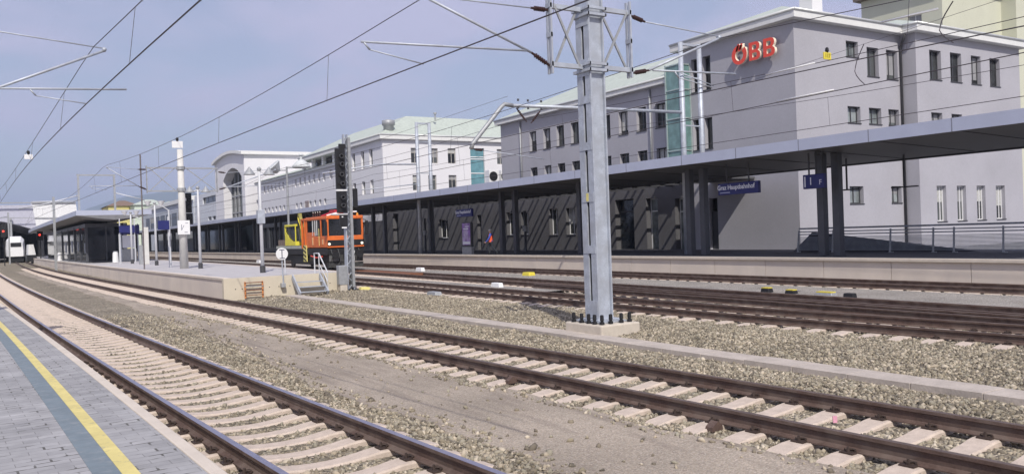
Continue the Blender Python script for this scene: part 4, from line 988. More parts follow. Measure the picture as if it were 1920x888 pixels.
f = frame(MA, X1+.02, 12.82, 15.1, 5.86, 7.2, 5.68, 7.45)
insulator('insulator', (12.86,15.1,5.80), (13.36,15.1,5.90), f); insulator('insulator', (12.86,15.1,7.15), (13.30,15.1,7.05), f)
cantilever(MA, 15.1, (10.05,7.02), (10.02,6.05), (7.55,6.94), (9.95,6.08), (6.1,5.93), (6.15,5.93), (7.42,5.6))
cantilever(MA, 15.1, (13.30,7.05), (13.36,5.90), (15.75,6.88), (13.5,5.91), (16.3,6.02), (14.2,5.93), (15.45,5.62))

# mast standing on the near platform, left of the picture, with the cantilever of the nearest track
MN = thing('catenary_mast', 'slim steel catenary mast whose cantilever reaches in at the upper left', 'mast', (-1.6, 21.3, PZ))
m = MB(); m.bar((-1.6,21.3,PZ),(-1.6,21.3,8.2),.26); m.build('post', galv, MN)
insulator('insulator', (-1.45,21.3,4.9), (-.95,21.3,5.15), MN); insulator('insulator', (-1.45,21.3,7.1), (-.95,21.3,7.05), MN)
cantilever(MN, 21.3, (-.95,7.05), (-.95,5.2), (2.28,6.70), (-.6,5.66), (2.72,5.83), (.75,5.72), (1.88,5.45))

# concrete mast on the middle platform
MC = thing('catenary_mast', 'pale tapering concrete catenary mast with a white notice, middle platform', 'mast', (9.78, 54.1, PZ))
m = MB(); m.rings((9.78,54.1,PZ), (0,0,1), [(0,.26),(7.3,.17)], 12); m.build('post', conc_pole, MC, smooth=True)
m = MB(); m.rings((9.78,54.1,6.72), (0,0,1), [(0,.26),(.2,.26)], 10); m.rings((9.78,54.1,5.4), (0,0,1), [(0,.27),(.2,.27)], 10); m.build('collar', galv_dull, MC)
m = MB(); m.box(9.42,10.12,53.70,53.74,2.75,3.6); m.build('notice', white_m, MC)
m = MB(); m.box(9.62,9.66,53.694,53.70,3.0,3.35); m.bar((9.66,53.697,3.05),(9.78,53.697,3.3),.03,.006,(0,1,0)); m.box(9.8,9.98,53.694,53.70,2.86,2.9); m.box(9.86,10.02,53.694,53.70,3.42,3.45); m.build('notice_print', mat('grey print', (.25,.25,.3), .7), MC)
f = frame(MC, 9.55, 7.87, 54.1, 5.42, 6.82, 5.3, 6.95, galv_dull, .05); insulator('insulator', (7.83,54.1,6.72), (7.35,54.1,6.72), f, .06); insulator('insulator', (7.83,54.1,5.5), (7.35,54.1,5.72), f, .06)
f = frame(MC, 10.0, 11.95, 54.1, 5.42, 6.82, 5.3, 6.75, galv_dull, .05); insulator('insulator', (12.0,54.1,6.6), (12.45,54.1,6.55), f, .06); insulator('insulator', (12.0,54.1,5.5), (12.45,54.1,5.62), f, .06)
cantilever(MC, 54.1, (7.35,6.72), (7.35,5.72), (5.7,6.8), (7.3,5.75), (4.7,5.72), (4.8,5.72), (5.65,5.5))
cantilever(MC, 54.1, (12.45,6.55), (12.45,5.62), (15.6,6.75), (12.5,5.66), (16.3,5.8), (16.2,5.8), (15.7,5.5))
t = thing('slim_pole', 'thin dark pole rising beside the braced frame of the concrete mast', 'pole', (7.85, 57.0, PZ))
m = MB(); m.tube([(7.92,57.0,PZ),(7.92,57.0,7.9)], .045, 8); m.build('pole', mat('dull brown steel',(.16,.14,.14),.6), t)

# post pairs rising through the canopy roof
def post_pair(x0, x1, y, top, lab):
    t = thing('catenary_mast', lab, 'mast', ((x0+x1)/2, y, PZ))
    for x in (x0, x1):
        m = MB(); m.rings((x,y,PZ), (0,0,1), [(0,.16),(top-PZ,.13)], 12); m.build('post', galv, t, smooth=True)
    for z_, w_ in ((top-.1,.13),((top+5.5)/2-1.2,.07),((top+5.5)/2+1.4,.06)):
        m = MB(); m.bar((x0-.1,y,z_),(x1+.1,y,z_),w_); m.build('cross_bar', galv, t)
    return t
PP = post_pair(31.5, 32.85, 33.0, 12.0, 'tall twin post mast in front of the green glass shaft')
m = MB(); m.tube([(31.4,33,8.25),(26,33,8.18),(20.75,33,8.08)], .085, 10); m.build('cross_arm', galv, PP, smooth=True)
m = MB(); m.tube([(20.75,33,8.08),(20.3,33,8.12),(20.1,33,7.95),(18.55,33,6.25),(18.45,33,6.0)], .10, 10); m.build('bent_arm', galv_dull, PP, smooth=True)
insulator('insulator', (20.95,33,7.98), (21.5,33,7.35), PP, .06); insulator('insulator', (22.3,33,7.9), (21.75,33,7.3), PP, .06); insulator('insulator', (18.6,33,5.98), (19.1,33,5.95), PP, .06)
m = MB()
for x in (21.0,21.55,22.3):
    for z in (7.98,8.34): m.rings((x,32.9,z), (0,0,1), [(-.05,.05),(.05,.05)], 8)
m.build('clamp', frame_dark, PP)
tubepart('registration_tube', [(19.1,33,5.95),(22.4,33,5.6)], .022, PP)
tubepart('registration_tube', [(31.3,32.8,10.3),(33.4,32.5,9.7)], .03, PP)
PQ = post_pair(29.6, 30.75, 62.0, 11.45, 'tall twin post mast in front of the white building')
tubepart('cross_arm', [(29.6,62,8.0),(26.2,62,7.95),(21.5,62,7.2)], .06, PQ)
tubepart('cross_arm', [(29.6,62,6.4),(24.6,62,5.9)], .04, PQ)

# gantry and thin masts far to the left
GA = thing('catenary_gantry', 'pale rectangular gantry frame high above the middle platform roof', 'gantry', (10.3, 110, PZ))
for x in (8.45,12.3):
    m = MB(); m.bar((x,110,PZ),(x,110,10.8),.22); m.build('post', galv_dull, GA)
m = MB(); m.bar((8.3,110,10.7),(12.45,110,10.7),.18); m.build('cross_beam', galv_dull, GA)
tubepart('cross_arm', [(12.3,110,8.6),(15.6,110,7.7)], .06, GA, pole_m); tubepart('cross_arm', [(8.4,110,8.3),(4.4,110,7.2)], .06, GA, pole_m); tubepart('cross_arm', [(8.4,110,7.7),(3.6,110,7.6)], .05, GA, pole_m)
for x, y, top, lab in [(5.3,100,7.6,'thin pale mast at the far left end of the island canopy'),(-2.2,150,8.2,'thin far mast at the left edge before the train shed'),(1.9,165,8.6,'slim far mast left of the white shed roof')]:
    t = thing('catenary_mast', lab, 'mast', (x, y, PZ)); m = MB(); m.bar((x,y,-.2),(x,y,top),.24); m.build('post', galv_dull, t)
    tubepart('cross_arm', [(x,y,top-.7),(x-3.2,y,top-1.2)], .05, t, galv_dull)

# ------------------------------------------------------------------ overhead lines
def sag_line(f, sups, mess_h, sag, cont, label, ends=(4, 200), offs=None, drop=True, group='overhead lines'):
    t = thing('overhead_line', label, 'wire', (f(20), 20, cont), group)
    sy = sorted(sups)
    def zm(y):
        for a_, b_ in zip(sy[:-1], sy[1:]):
            if a_ <= y <= b_:
                u = (y-a_)/(b_-a_); s_ = sag*((b_-a_)/60)**2; return mess_h-4*s_*u*(1-u)
        return mess_h
    ys = np.arange(ends[0], ends[1], 2.0)
    stag = lambda y: (offs(y) if offs else 0)
    m = MB(); m.tube([(f(y)+stag(y), y, cont+.05*sin(y*.1)*0) for y in np.arange(ends[0], ends[1], 3.0)], .0125, 6); m.build('contact_wire', wire_m, t)
    m = MB(); m.tube([(f(y)+stag(y)*.5, y, zm(y)) for y in ys], .0095, 6); m.build('messenger_wire', wire_m, t)
    if drop:
        for a_, b_ in zip(sy[:-1], sy[1:]):
            n = max(3, int((b_-a_)/8.5))
            for k in range(n):
                y = a_+(b_-a_)*(k+.5)/n
                if ends[0] < y < min(ends[1], 130):
                    m = MB(); m.tube([(f(y)+stag(y)*.5, y, zm(y)), (f(y)+stag(y), y, cont)], .0055, 5); m.build('dropper', wire_m, t)
    return t, zm
sag_line(TRACK['near'], [-37,21.3,80,140,200], 6.72, .75, 5.46, 'twin overhead wires above the nearest track, crossing the upper left sky', (3,190), lambda y: -.28*cos((y-21.3)/58*pi))
sag_line(TRACK['second'], [-45,15.1,54.1,110,170,230], 6.95, 1.15, 5.6, 'overhead wires above the second track, meeting the big mast bracket', (3,215), lambda y: -.18*cos((y-15.1)/50*pi))
L3, z3 = sag_line(TRACK['third'], [-35,15.1,54.1,110,170,230], 6.88, 1.0, 5.58, 'overhead wires of the third track, just right of the mast', (5,200), lambda y: -.3*cos((y-15.1)/50*pi))
L4, z4 = sag_line(TRACK['fourth'], [-25,33,62,120,180], 7.2, .8, 5.7, 'overhead wires of the fourth track, hung from the bent arm', (6,190), lambda y: .2*cos((y-33)/50*pi))
sag_line(TRACK['platform'], [-20,33,62,115,170], 7.15, .8, 5.65, 'overhead wires of the platform track, running before the canopy', (8,190), lambda y: .2*cos((y-33)/50*pi))
for pts, lab in [([(34.5,33,9.6),(29,15,9.4),(26,4,9.6)],'thin feeder wire crossing in front of the grey facade'),([(20.5,33,8.5),(20.2,60,7.9),(20.3,110,8.0)],'thin feeder wire running over the fourth track to the left')]:
    m = MB(); m.tube(pts, .008, 5); tag(m.build('feeder_wire', wire_m), lab, 'wire', 'feeder wires')
for Lx, f, zc, y0, y1 in ((L4,TRACK['fourth'],5.7,14.6,16.6),(L3,TRACK['third'],6.3,9.6,10.8),(L4,TRACK['fourth'],6.55,15.2,17.0)):
    m = MB(); m.tube([(f(y0),y0,zc+.02),(f(y1),y1,zc+.02)], .022, 8); m.build('section_insulator', white_m, Lx, smooth=True)
for Lx, f, y, zt, zb in ((L4,TRACK['fourth'],13.6,6.75,5.7),(L3,TRACK['third'],9.3,6.4,5.58)):
    m = MB(); m.tube([(f(y)+.05*sin(q_*.7),y+.28*sin(pi*q_/8)*(1 if q_ < 5 else 1.1),zt+(zb-zt)*q_/8) for q_ in range(9)], .012, 6); m.build('jumper', wire_m, Lx)
# plates hanging from the wires
def plate(x, y, z, w, h, mm, lab, body=None):
    t = thing('wire_plate', lab, 'tag', (x, y, z))
    m = MB(); m.box(x-w/2,x+w/2,y-.02,y+.02,z-h,z-.12); m.build('plate', mm, t, bevel=.008)
    m = MB(); m.rings((x,y,z-.13), (0,0,1), [(0,.03),(.06,.06),(.13,.05),(.16,.03)], 8); m.build('clamp', black_m, t)
    if body: lettering('lettering', body, .17, (x,y-.024,z-(h+.12)/2), (1,0,0), (0,0,1), mat('olive lettering',(.25,.2,.03),.6), t, extrude=.002, bold=.004)
plate(TRACK['near'](38.8)-.03, 38.8, 6.12, .30, .32, white_m, 'white plate hanging on the wire at the far left')
plate(TRACK['second'](36.0), 36.0, 6.48, .42, .40, white_m, 'white plate hanging on the wire above the concrete mast')
plate(21.75, 16.45, 7.42, .34, .34, yellow_m, 'small yellow numbered plate hanging before the grey wall', '117')
plate(19.6, 11.2, 8.05, .36, .36, yellow_m, 'yellow numbered plate hanging at the upper right edge', '117')

# ------------------------------------------------------------------ platform lamps and poles
def lamp(x, y, top, cones, lab, grp='lamp posts on the middle platform', box=None, lift=False, mm=pole_m):
    t = thing('platform_lamp', lab, 'lamp post', (x, y, PZ), grp)
    m = MB(); m.rings((x,y,PZ), (0,0,1), [(0,.085),(3.0,.08),(top-PZ,.05)], 10); m.build('pole', mm, t, smooth=True)
    m = MB(); m.rings((x,y,PZ), (0,0,1), [(0,.13),(.32,.13),(.34,.10)], 10); m.build('base_sleeve', frame_dark, t)
    m = MB(); m.rings((x,y,top-.12), (0,0,1), [(0,.03),(.06,.10),(.14,.11),(.22,.05)], 8); m.build('finial', galv_dull, t)
    for sx in (-1, 1):
        cx_ = x+sx*.46
        m = MB(); m.tube([(x,y,top-.1),(x+sx*.25,y,top-.22),(cx_,y,top-.16)], .022, 6); m.build('bracket', mm, t)
        m = MB()
        if cones == 'grey': m.rings((cx_,y,top-.28), (0,0,1), [(0,.27),(.03,.27),(.33,.05),(.38,.02)], 14)
        else: m.rings((cx_,y,top-.2), (0,0,1), [(0,.05),(.05,.09),(.34,.26),(.36,.27)], 14)
        m.build('lamp_shade', galv_dull if cones == 'grey' else white_m, t)
    if box:
        m = MB(); m.box(x-.17,x+.17,y-.15,y+.15,3.0,3.65); m.build('control_box', galv, t, bevel=.02)
    return t
lamp(10.76, 40.0, 5.6, 'grey', 'tall pale lamp post with two grey cone shades and a grey box', box=True)
lamp(10.38, 52.3, 5.5, 'grey', 'pale lamp post with grey cone shades just right of the concrete mast')
lamp(10.05, 66.2, 5.25, 'white', 'pale lamp post with two upturned white shades left of the concrete mast')
lamp(9.72, 76.6, 4.95, 'white', 'pale lamp post with white shades nearest the waiting room')
for x, y, top, r, lab in [(9.92,59.6,4.5,.07,'slim pale pole between the lamp post and concrete mast'),(10.4,75.0,4.3,.06,'slim pale pole behind the short square bollard'),(8.95,78.0,3.2,.06,'short slim pale pole beside the timetable stand')]:
    t = thing('slim_pole', lab, 'pole', (x,y,PZ), 'slim poles on the middle platform'); m = MB(); m.rings((x,y,PZ), (0,0,1), [(0,r),(top-PZ,r*.8)], 8); m.build('pole', pole_m, t)
    if top > 4: m = MB(); m.tube([(x,y,top-.05),(x-.4,y,top+.25),(x-.7,y,top+.3)], .035, 6); m.build('arm', pole_m, t)
t = thing('bollard', 'short square concrete post on the middle platform', 'post', (10.1,71.5,PZ)); m = MB(); m.box(9.93,10.32,71.4,71.75,PZ,3.6); m.build('post', conc_pole, t, bevel=.02)
m = MB(); m.box(9.6,9.85,71.5,71.8,PZ,2.2); m.build('side_box', galv_dull, t)
t = thing('station_sign', 'blue station name sign on legs by the waiting room', 'sign', (9.6,80.5,PZ), 'blue station name signs')
m = MB(); m.box(9.25,10.5,80.4,80.52,3.35,3.95); m.build('panel', blue_sign, t); m = MB(); m.bar((9.3,80.6,PZ),(9.3,80.6,4.6),.08); m.bar((10.5,80.6,PZ),(10.5,80.6,4.6),.08); m.build('leg', pole_m, t)
t = thing('station_sign', 'small blue sign hanging left of the concrete mast', 'sign', (9.5,58.6,PZ), 'blue station name signs')
m = MB(); m.box(9.05,9.75,58.5,58.6,3.15,3.75); m.build('panel', blue_sign, t); m = MB(); m.bar((9.7,58.7,PZ),(9.7,58.7,4.0),.07); m.build('leg', pole_m, t)
# dome lamp on the canopy roof
t = thing('dome_lamp', 'tall lamp post with a big ribbed dome shade over the canopy', 'lamp post', (27.2,88,0))
m = MB(); m.rings((26.6,88,-.2), (0,0,1), [(0,.14),(10.2,.10)], 10); m.build('pole', galv_dull, t)
m = MB(); m.rings((28.2,88,9.9), (0,0,1), [(0,.95),(.08,1.0),(.3,.9),(.75,.45),(.9,.15),(1.3,.15),(1.35,.3),(1.5,.2)], 16); m.build('dome_shade', mat('pale mesh shade',(.55,.57,.57),.6), t)
m = MB(); m.rings((25.7,88,9.4), (-.55,0,.6), [(0,.15),(.05,.3),(.9,.95),(.95,.9)], 14); m.build('reflector', mat('pale mesh shade',(.55,.57,.57),.6), t)
m = MB(); m.bar((26.6,88,9.9),(28.2,88,9.9),.1); m.bar((26.6,88,9.6),(25.7,88,9.6),.1); m.build('bracket', galv_dull, t)

# ------------------------------------------------------------------ signals
SG = thing('signal_mast', 'tall perforated steel signal mast with black signal heads', 'signal', (13.3, 35.2, -.18))
m = MB()
for sx in (-.16,.13):
    m.add([(13.3+sx-.03,35.05,-.2),(13.3+sx+.03,35.05,-.2),(13.3+sx+.03,35.35,-.2),(13.3+sx-.03,35.35,-.2),(13.3+sx*.55-.025,35.1,6.75),(13.3+sx*.55+.025,35.1,6.75),(13.3+sx*.55+.025,35.3,6.75),(13.3+sx*.55-.025,35.3,6.75)],[(4,5,6,7),(0,1,5,4),(1,2,6,5),(2,3,7,6),(3,0,4,7)])
m.build('upright', galv, SG)
m = MB(); z = -.1; k = 0
while z < 6.6:
    f = 1-.45*z/6.75; d = -1 if k % 2 else 1
    m.bar((13.3-.14*f*d,35.15,z),(13.3+.12*f*d,35.15,z+.27),.02,.09,(0,1,0)); z += .27; k += 1
m.build('lacing', galv, SG)
m = MB(); m.box(13.34,13.46,35.0,35.4,.0,6.6); m.build('side_channel', galv_dull, SG)
m = MB(); m.box(12.98,13.2,34.95,35.45,-.25,-.1); m.box(13.36,13.58,34.95,35.45,-.25,-.1); m.build('foot', black_m, SG)
def head(x0, x1, y, z0, z1, lamps, root):
    m = MB(); m.box(x0,x1,y,y+.12,z0,z1); h = m.build('signal_head', black_m, root, bevel=.015)
    for (u, z) in lamps:
        m = MB(); m.rings((u,y-.01,z), (0,-1,0), [(0,.085),(.16,.10),(.161,.07),(.02,.06)], 12); m.build('lamp_hood', frame_dark, h)
        m = MB(); m.rings((u,y-.012,z-.005), (0,-1,0), [(0,.06),(.012,.055)], 10); m.build('lens', mat('dim lens',(.22,.22,.23),.15,spec=.8), h)
head(12.72,13.16,34.9,4.32,6.1,[(12.94,5.75),(12.96,5.4),(12.93,4.95),(12.95,4.55)],SG)
head(12.72,13.18,34.9,3.28,4.22,[(12.95,3.95),(12.95,3.6)],SG)
head(13.52,13.72,35.0,3.5,4.35,[],SG)
m = MB(); m.box(12.9,13.2,34.9,35.0,6.1,6.3); m.build('head_cap', black_m, SG)
m = MB(); m.box(12.85,13.2,34.98,35.06,2.66,3.22); m.build('indicator_board', black_m, SG)
m = MB(); m.box(12.93,13.0,34.97,34.98,3.08,3.13); m.box(12.92,13.15,34.97,34.98,2.60,2.66); m.build('indicator_light', white_m, SG)
m = MB(); m.box(12.7,13.2,34.88,35.1,4.235,4.30); m.build('head_bracket', white_m, SG)
m = MB(); m.box(12.5,13.2,34.95,35.1,3.20,3.25); m.build('head_bracket', white_m, SG)
t = thing('relay_cabinet', 'grey trackside cabinet left of the signal mast', 'cabinet', (12.85,34.9,-.2)); m = MB(); m.box(12.62,13.02,34.7,35.05,.14,.98); m.build('housing', galv_dull, t, bevel=.02); m = MB(); m.box(12.66,12.98,34.72,35.03,-.25,.14); m.build('plinth', foundation_m, t)
t = thing('cable_box', 'low yellow cable box at the foot of the signal mast', 'box', (13.9,35.0,-.2)); m = MB(); m.add([(13.62,34.8,-.2),(14.15,34.8,-.2),(14.15,35.15,-.2),(13.62,35.15,-.2),(13.68,34.84,-.02),(14.05,34.84,-.04),(14.05,35.1,-.04),(13.68,35.1,-.02)],[(4,5,6,7),(0,1,5,4),(1,2,6,5),(2,3,7,6),(3,0,4,7)]); m.build('lid', yellow_pale, t, bevel=.02)
S2 = thing('signal_mast', 'black light signal on a pale pole behind the concrete mast', 'signal', (10.4,56.3,PZ))
m = MB(); m.rings((10.28,56.3,PZ), (0,0,1), [(0,.12),(4.6,.08)], 10); m.build('pole', pole_m, S2)
head(10.28,10.72,56.0,4.15,5.4,[(10.42,5.15),(10.55,5.0),(10.42,4.75),(10.55,4.5)],S2); head(10.36,10.76,56.0,3.4,4.1,[(10.55,3.8)],S2)
m = MB(); m.box(10.18,10.38,55.9,56.0,4.9,5.1); m.build('lamp_box', white_m, S2)
for x, y, z, lab in [(1.05,150,5.2,'red-lit signal at the far left edge'),(5.9,150,4.5,'red-lit signal in front of the white train')]:
    t = thing('signal_mast', lab, 'signal', (x,y,-.2), 'red signals by the train shed'); m = MB(); m.bar((x,y,-.2),(x,y,z+.9),.16); m.build('post', black_m, t); m = MB(); m.box(x-.4,x+.4,y-.2,y-.1,z-1.0,z+1.0); h = m.build('signal_head', black_m, t)
    m = MB(); m.rings((x-.05,y-.21,z-.1), (0,-1,0), [(0,.15),(.05,.13)], 12); m.build('red_light', red_glow, h)

# disc sign, ladder frame, steps at the end of the middle platform
t = thing('disc_sign', 'round white sign with a black I mark on a slim post', 'sign', (10.27,35.1,.2))
m = MB(); m.tube([(10.29,35.1,.22),(10.25,35.1,1.86)], .028, 8); m.build('post', galv, t); m = MB(); m.rings((10.25,35.04,1.60), (0,-1,0), [(0,.255),(.02,.255)], 28); m.build('disc', white_m, t)
m = MB(); m.box(10.232,10.268,35.012,35.019,1.42,1.76); m.box(10.14,10.36,35.012,35.019,1.755,1.785); m.box(10.14,10.36,35.012,35.019,1.40,1.43); m.build('mark', mat('grey blue mark',(.08,.08,.13),.6), t)
m = MB(); m.box(10.2,10.38,35.05,35.29,.17,.36); m.build('foot_bracket', galv_dull, t, bevel=.02)
t = thing('ladder_frame', 'low orange rusty ladder frame on the platform end wall', 'ladder', (9.1,35.2,-.1))
for x in (8.72,9.44):
    m = MB(); m.bar((x,35.22,-.18),(x,35.22,.50),.055); m.build('upright', orange_rust, t)
for z in (.46,.30,.14,-.06):
    m = MB(); m.bar((8.70,35.19,z),(9.46,35.19,z),.035); m.build('rung', rust if z != .30 else galv_dull, t)
t = thing('steel_steps', 'grey steel steps with handrail up to the middle platform end', 'steps', (11.3,34.8,-.2))
xa, xb = 10.72, 11.92
for x, n_ in ((xa,'stringer'),(xb,'stringer')):
    m = MB(); m.bar((x,34.2,-.12),(x,35.22,.60),.06,.2); m.build(n_, galv, t)
for z, y in ((-.02,34.35),(.18,34.63),(.38,34.91)):
    m = MB(); m.box(xa+.03,xb-.03,y-.13,y+.13,z-.03,z); m.build('tread', galv, t)
m = MB(); m.tube([(xb+.02,34.25,-.1),(xb+.02,34.25,.75),(xb+.02,35.3,1.55),(xb+.02,35.9,1.55),(xb+.02,35.9,PZ)], .028, 8); m.tube([(xb+.02,34.25,.35),(xb+.02,35.3,1.1)], .022, 6); m.tube([(xb+.02,35.3,1.55),(xb+.02,35.3,.4)], .024, 6); m.build('handrail', pole_m, t)
t = thing('guard_post', 'slim pale post beside the top of the steel steps', 'post', (10.7,36.2,PZ)); m = MB(); m.tube([(10.72,36.2,PZ),(10.70,36.2,1.55)], .03, 8); m.build('post', pole_m, t)

# ------------------------------------------------------------------ small trackside things
def small(name, lab, cat, x, y, sx, sy, z0, z1, mm, top=None, grp=None):
    t = thing(name, lab, cat, (x,y,z0), grp); m = MB()
    m.add([(x-sx,y-sy,z0),(x+sx,y-sy,z0),(x+sx,y+sy,z0),(x-sx,y+sy,z0),(x-sx*.8,y-sy*.85,z1),(x+sx*.8,y-sy*.85,z1),(x+sx*.8,y+sy*.85,z1),(x-sx*.8,y+sy*.85,z1)],[(4,5,6,7),(0,1,5,4),(1,2,6,5),(2,3,7,6),(3,0,4,7)])
    m.build('housing', mm, t, bevel=.02)
    if top: m = MB(); m.box(x-sx*.75,x+sx*.75,y-sy*.8,y+sy*.8,z1+.002,z1+.03); m.build('lid', top, t)
small('point_motor', 'black point motor with a yellow lid, left of the pair', 'point motor', 21.75,19.1,.14,.18,-.2,.0,black_m,yellow_m,'point motors by the fourth track')
small('point_motor', 'black point motor with a yellow lid, right of the pair', 'point motor', 21.75,18.1,.14,.18,-.2,-.03,black_m,yellow_m,'point motors by the fourth track')
small('point_motor', 'low striped yellow and grey point cover beyond the fourth track', 'point cover', 21.9,16.9,.16,.34,-.2,-.06,galv_dull,yellow_m,'point motors by the fourth track')
small('point_motor', 'dark point box, rightmost beside the fourth track', 'point motor', 21.3,15.6,.12,.18,-.2,.02,black_m,None,'point motors by the fourth track')
small('track_magnet', 'bright yellow track box by the platform track', 'track box', 23.7,36.7,.22,.36,-.22,.04,yellow_m,None)
small('ground_signal', 'small white ground box between the third and fourth tracks', 'track box', 17.9,30.2,.12,.36,-.15,.06,white_m,None,'white track boxes')
small('ground_signal', 'small white ground box beside the platform track, far left', 'track box', 23.9,90.0,.2,.7,-.15,.15,white_m,None,'white track boxes')
small('ground_signal', 'small white ground box in front of the orange vehicle', 'track box', 23.3,49.0,.14,.45,-.15,.09,white_m,None,'white track boxes')
for i, (y, s_) in enumerate([(33.5,1),(32.8,1.2)]):
    x = 14.55
small('point_drive', 'grey point drive with rods left of the third track', 'point motor', 14.6,29.5,.16,.42,-.22,-.06,galv_dull,None)
for x, y, lab, mm, s_ in [(6.83,11.2,'dark rusty brake shoe lying at the sleeper ends, middle of the picture',rail_side,.09),(7.0,7.0,'rusty brake block lying beside the path at the lower right',rail_side,.10),(5.95,32.5,'black rail piece lying at the path edge on the left',black_m,.2)]:
    t = thing('scrap_piece', lab, 'scrap', (x,y,-.2)); m = MB(); m.prism([(x-s_,y-s_*.7,-.21),(x+s_,y-s_*.5,-.21),(x+s_*.9,y-s_*.5,-.15),(x+s_*.1,y-s_*.6,-.10),(x-s_*.9,y-s_*.7,-.16)], (0,s_*1.1,0)); m.build('body', mm, t)
t = thing('litter', 'small pink scrap of paper between the second track rails', 'litter', (8.35,6.35,-.2)); m = MB(); m.prism([(8.31,6.37,-.215),(8.36,6.35,-.215),(8.37,6.36,-.14),(8.325,6.385,-.14)], (.006,.012,0)); m.build('scrap', mat('pink paper',(.62,.30,.38),.7), t)
t = thing('deck_plate', 'rusty brown crossing deck before the orange vehicle', 'deck', (20.6,49,-.15)); m = MB(); m.box(19.95,21.1,44,52.5,-.15,-.015); m.build('plate', rust, t)

# ------------------------------------------------------------------ far train shed, train
TS = thing('train_shed', 'big white membrane roof over the far end of the tracks', 'train shed', (5,200,0))
m = MB(); y = 190
m.add([(6.3,y,11.5),(14.0,y,11.4),(14.3,y,8.4),(7.0,y,5.9),(6.3,y+60,11.5),(14.0,y+60,11.4),(14.3,y+60,8.4),(7.0,y+60,5.9)], [(0,3,2,1),(0,1,5,4),(1,2,6,5),(2,3,7,6),(3,0,4,7)]); m.build('roof_panel', mat('white membrane',(.78,.78,.78),.8), TS)
m = MB(); n = 12; xs_ = np.linspace(-22, 6.9, n)
lowz = [8.6-.09*((x-(-6))/4)**2 if x > -6 else 8.6-.03*((x+6)/4)**2 for x in xs_]
lowz = [8.3-2.4*max(0,(x+2)/9)**1.6 for x in xs_]
for i in range(n-1): m.add([(xs_[i],y+1,lowz[i]),(xs_[i+1],y+1,lowz[i+1]),(xs_[i+1],y+1,11.0),(xs_[i],y+1,11.0),(xs_[i],y+60,lowz[i]),(xs_[i+1],y+60,lowz[i+1]),(xs_[i+1],y+60,11.0),(xs_[i],y+60,11.0)], [(0,1,2,3),(4,7,6,5),(0,4,5,1),(3,2,6,7)])
m.build('curved_roof', mat('lilac grey roof',(.48,.48,.56),.7), TS)
m = MB(); m.bar((-24,189.8,11.4),(14,189.8,11.4),.22); m.bar((-24,189.8,8.9),(14,189.8,8.3),.12); m.build('truss_chord', galv_dull, TS)
m = MB(); m.box(-22,14.5,250,250.5,0,8.5); m.build('back_wall', dark_stuff, TS)
for x in (-4,0.4,2.6):
    m = MB(); m.bar((x,190.5,-.2),(x,190.5,8.4),.35); m.build('post', galv_dull, TS)
m = MB(); m.box(7.2,7.6,178,250,PZ,5.6); m.build('side_wall', dark_stuff, TS)
for tx, ty, lab in ((3.1,178,'white train with dark windscreen under the far shed roof'),(-1.3,184,'white train nearest the left edge under the shed roof')):
    TR = thing('train', lab, 'train', (tx,ty,0), 'white trains in the shed')
    m = MB(); sec = [(-1.5,1.0),(-1.55,2.4),(-1.4,4.1),(-.9,4.7),(.9,4.7),(1.4,4.1),(1.55,2.4),(1.5,1.0)]; pr = []
    for (yy, sc_) in ((0,.74),(1.2,.9),(3,1.0),(50,1.0)): pr.append([(tx+u*sc_, ty+yy, .9+(z-.9)*sc_) for u, z in sec])
    vs = [p for r_ in pr for p in r_]; n = len(sec); m.add(vs, [(i*n+k,i*n+(k+1)%n,(i+1)*n+(k+1)%n,(i+1)*n+k) for i in range(3) for k in range(n)]+[tuple(reversed(range(n)))]); m.build('body', white_m, TR)
    m = MB(); m.box(tx-.85,tx+.85,ty-.06,ty+.6,2.75,3.5); m.build('windscreen', black_m, TR); m = MB(); m.box(tx-1.2,tx+1.2,ty+.4,ty+50,-.05,1.0); m.build('undercarriage', black_m, TR)
BS = thing('buffer_wagon', 'dark buffer wagon with a white end beside the far platform', 'wagon', (5.0,160,0))
m = MB(); m.box(4.35,5.7,160,172,.15,1.25); m.build('underframe', black_m, BS); m = MB(); m.add([(4.5,160.3,1.25),(5.6,160.3,1.25),(5.3,160.3,3.0),(4.6,160.3,3.0),(4.5,171,1.25),(5.6,171,1.25),(5.3,171,3.0),(4.6,171,3.0)],[(0,1,2,3),(1,5,6,2),(2,6,7,3),(4,0,3,7)]); m.build('body', white_m, BS)

# ------------------------------------------------------------------ orange overhead-line maintenance vehicle
VR = thing('maintenance_vehicle', 'orange rail maintenance vehicle with a yellow crane cabin behind', 'rail vehicle', (20.55,55.0,0))
def vb(name, mm, parent=VR, bevel=0, smooth=False): return (name, mm, parent, bevel, smooth)
ox, oy = 20.55, 55.0
def vbox(mb, x0, x1, y0, y1, z0, z1): mb.box(ox+x0, ox+x1, oy+y0, oy+y1, z0, z1)
hw = 1.32
m = MB(); vbox(m,-hw,hw,0.05,12.2,1.05,1.5); vbox(m,-.9,.9,.2,12.0,.55,1.04); m.build('chassis', black_m, VR, bevel=.03)
m = MB(); vbox(m,-hw,hw,5.6,12.2,1.5,1.72); m.build('deck', mat('grey green deck',(.38,.40,.36),.7,var=.2), VR)
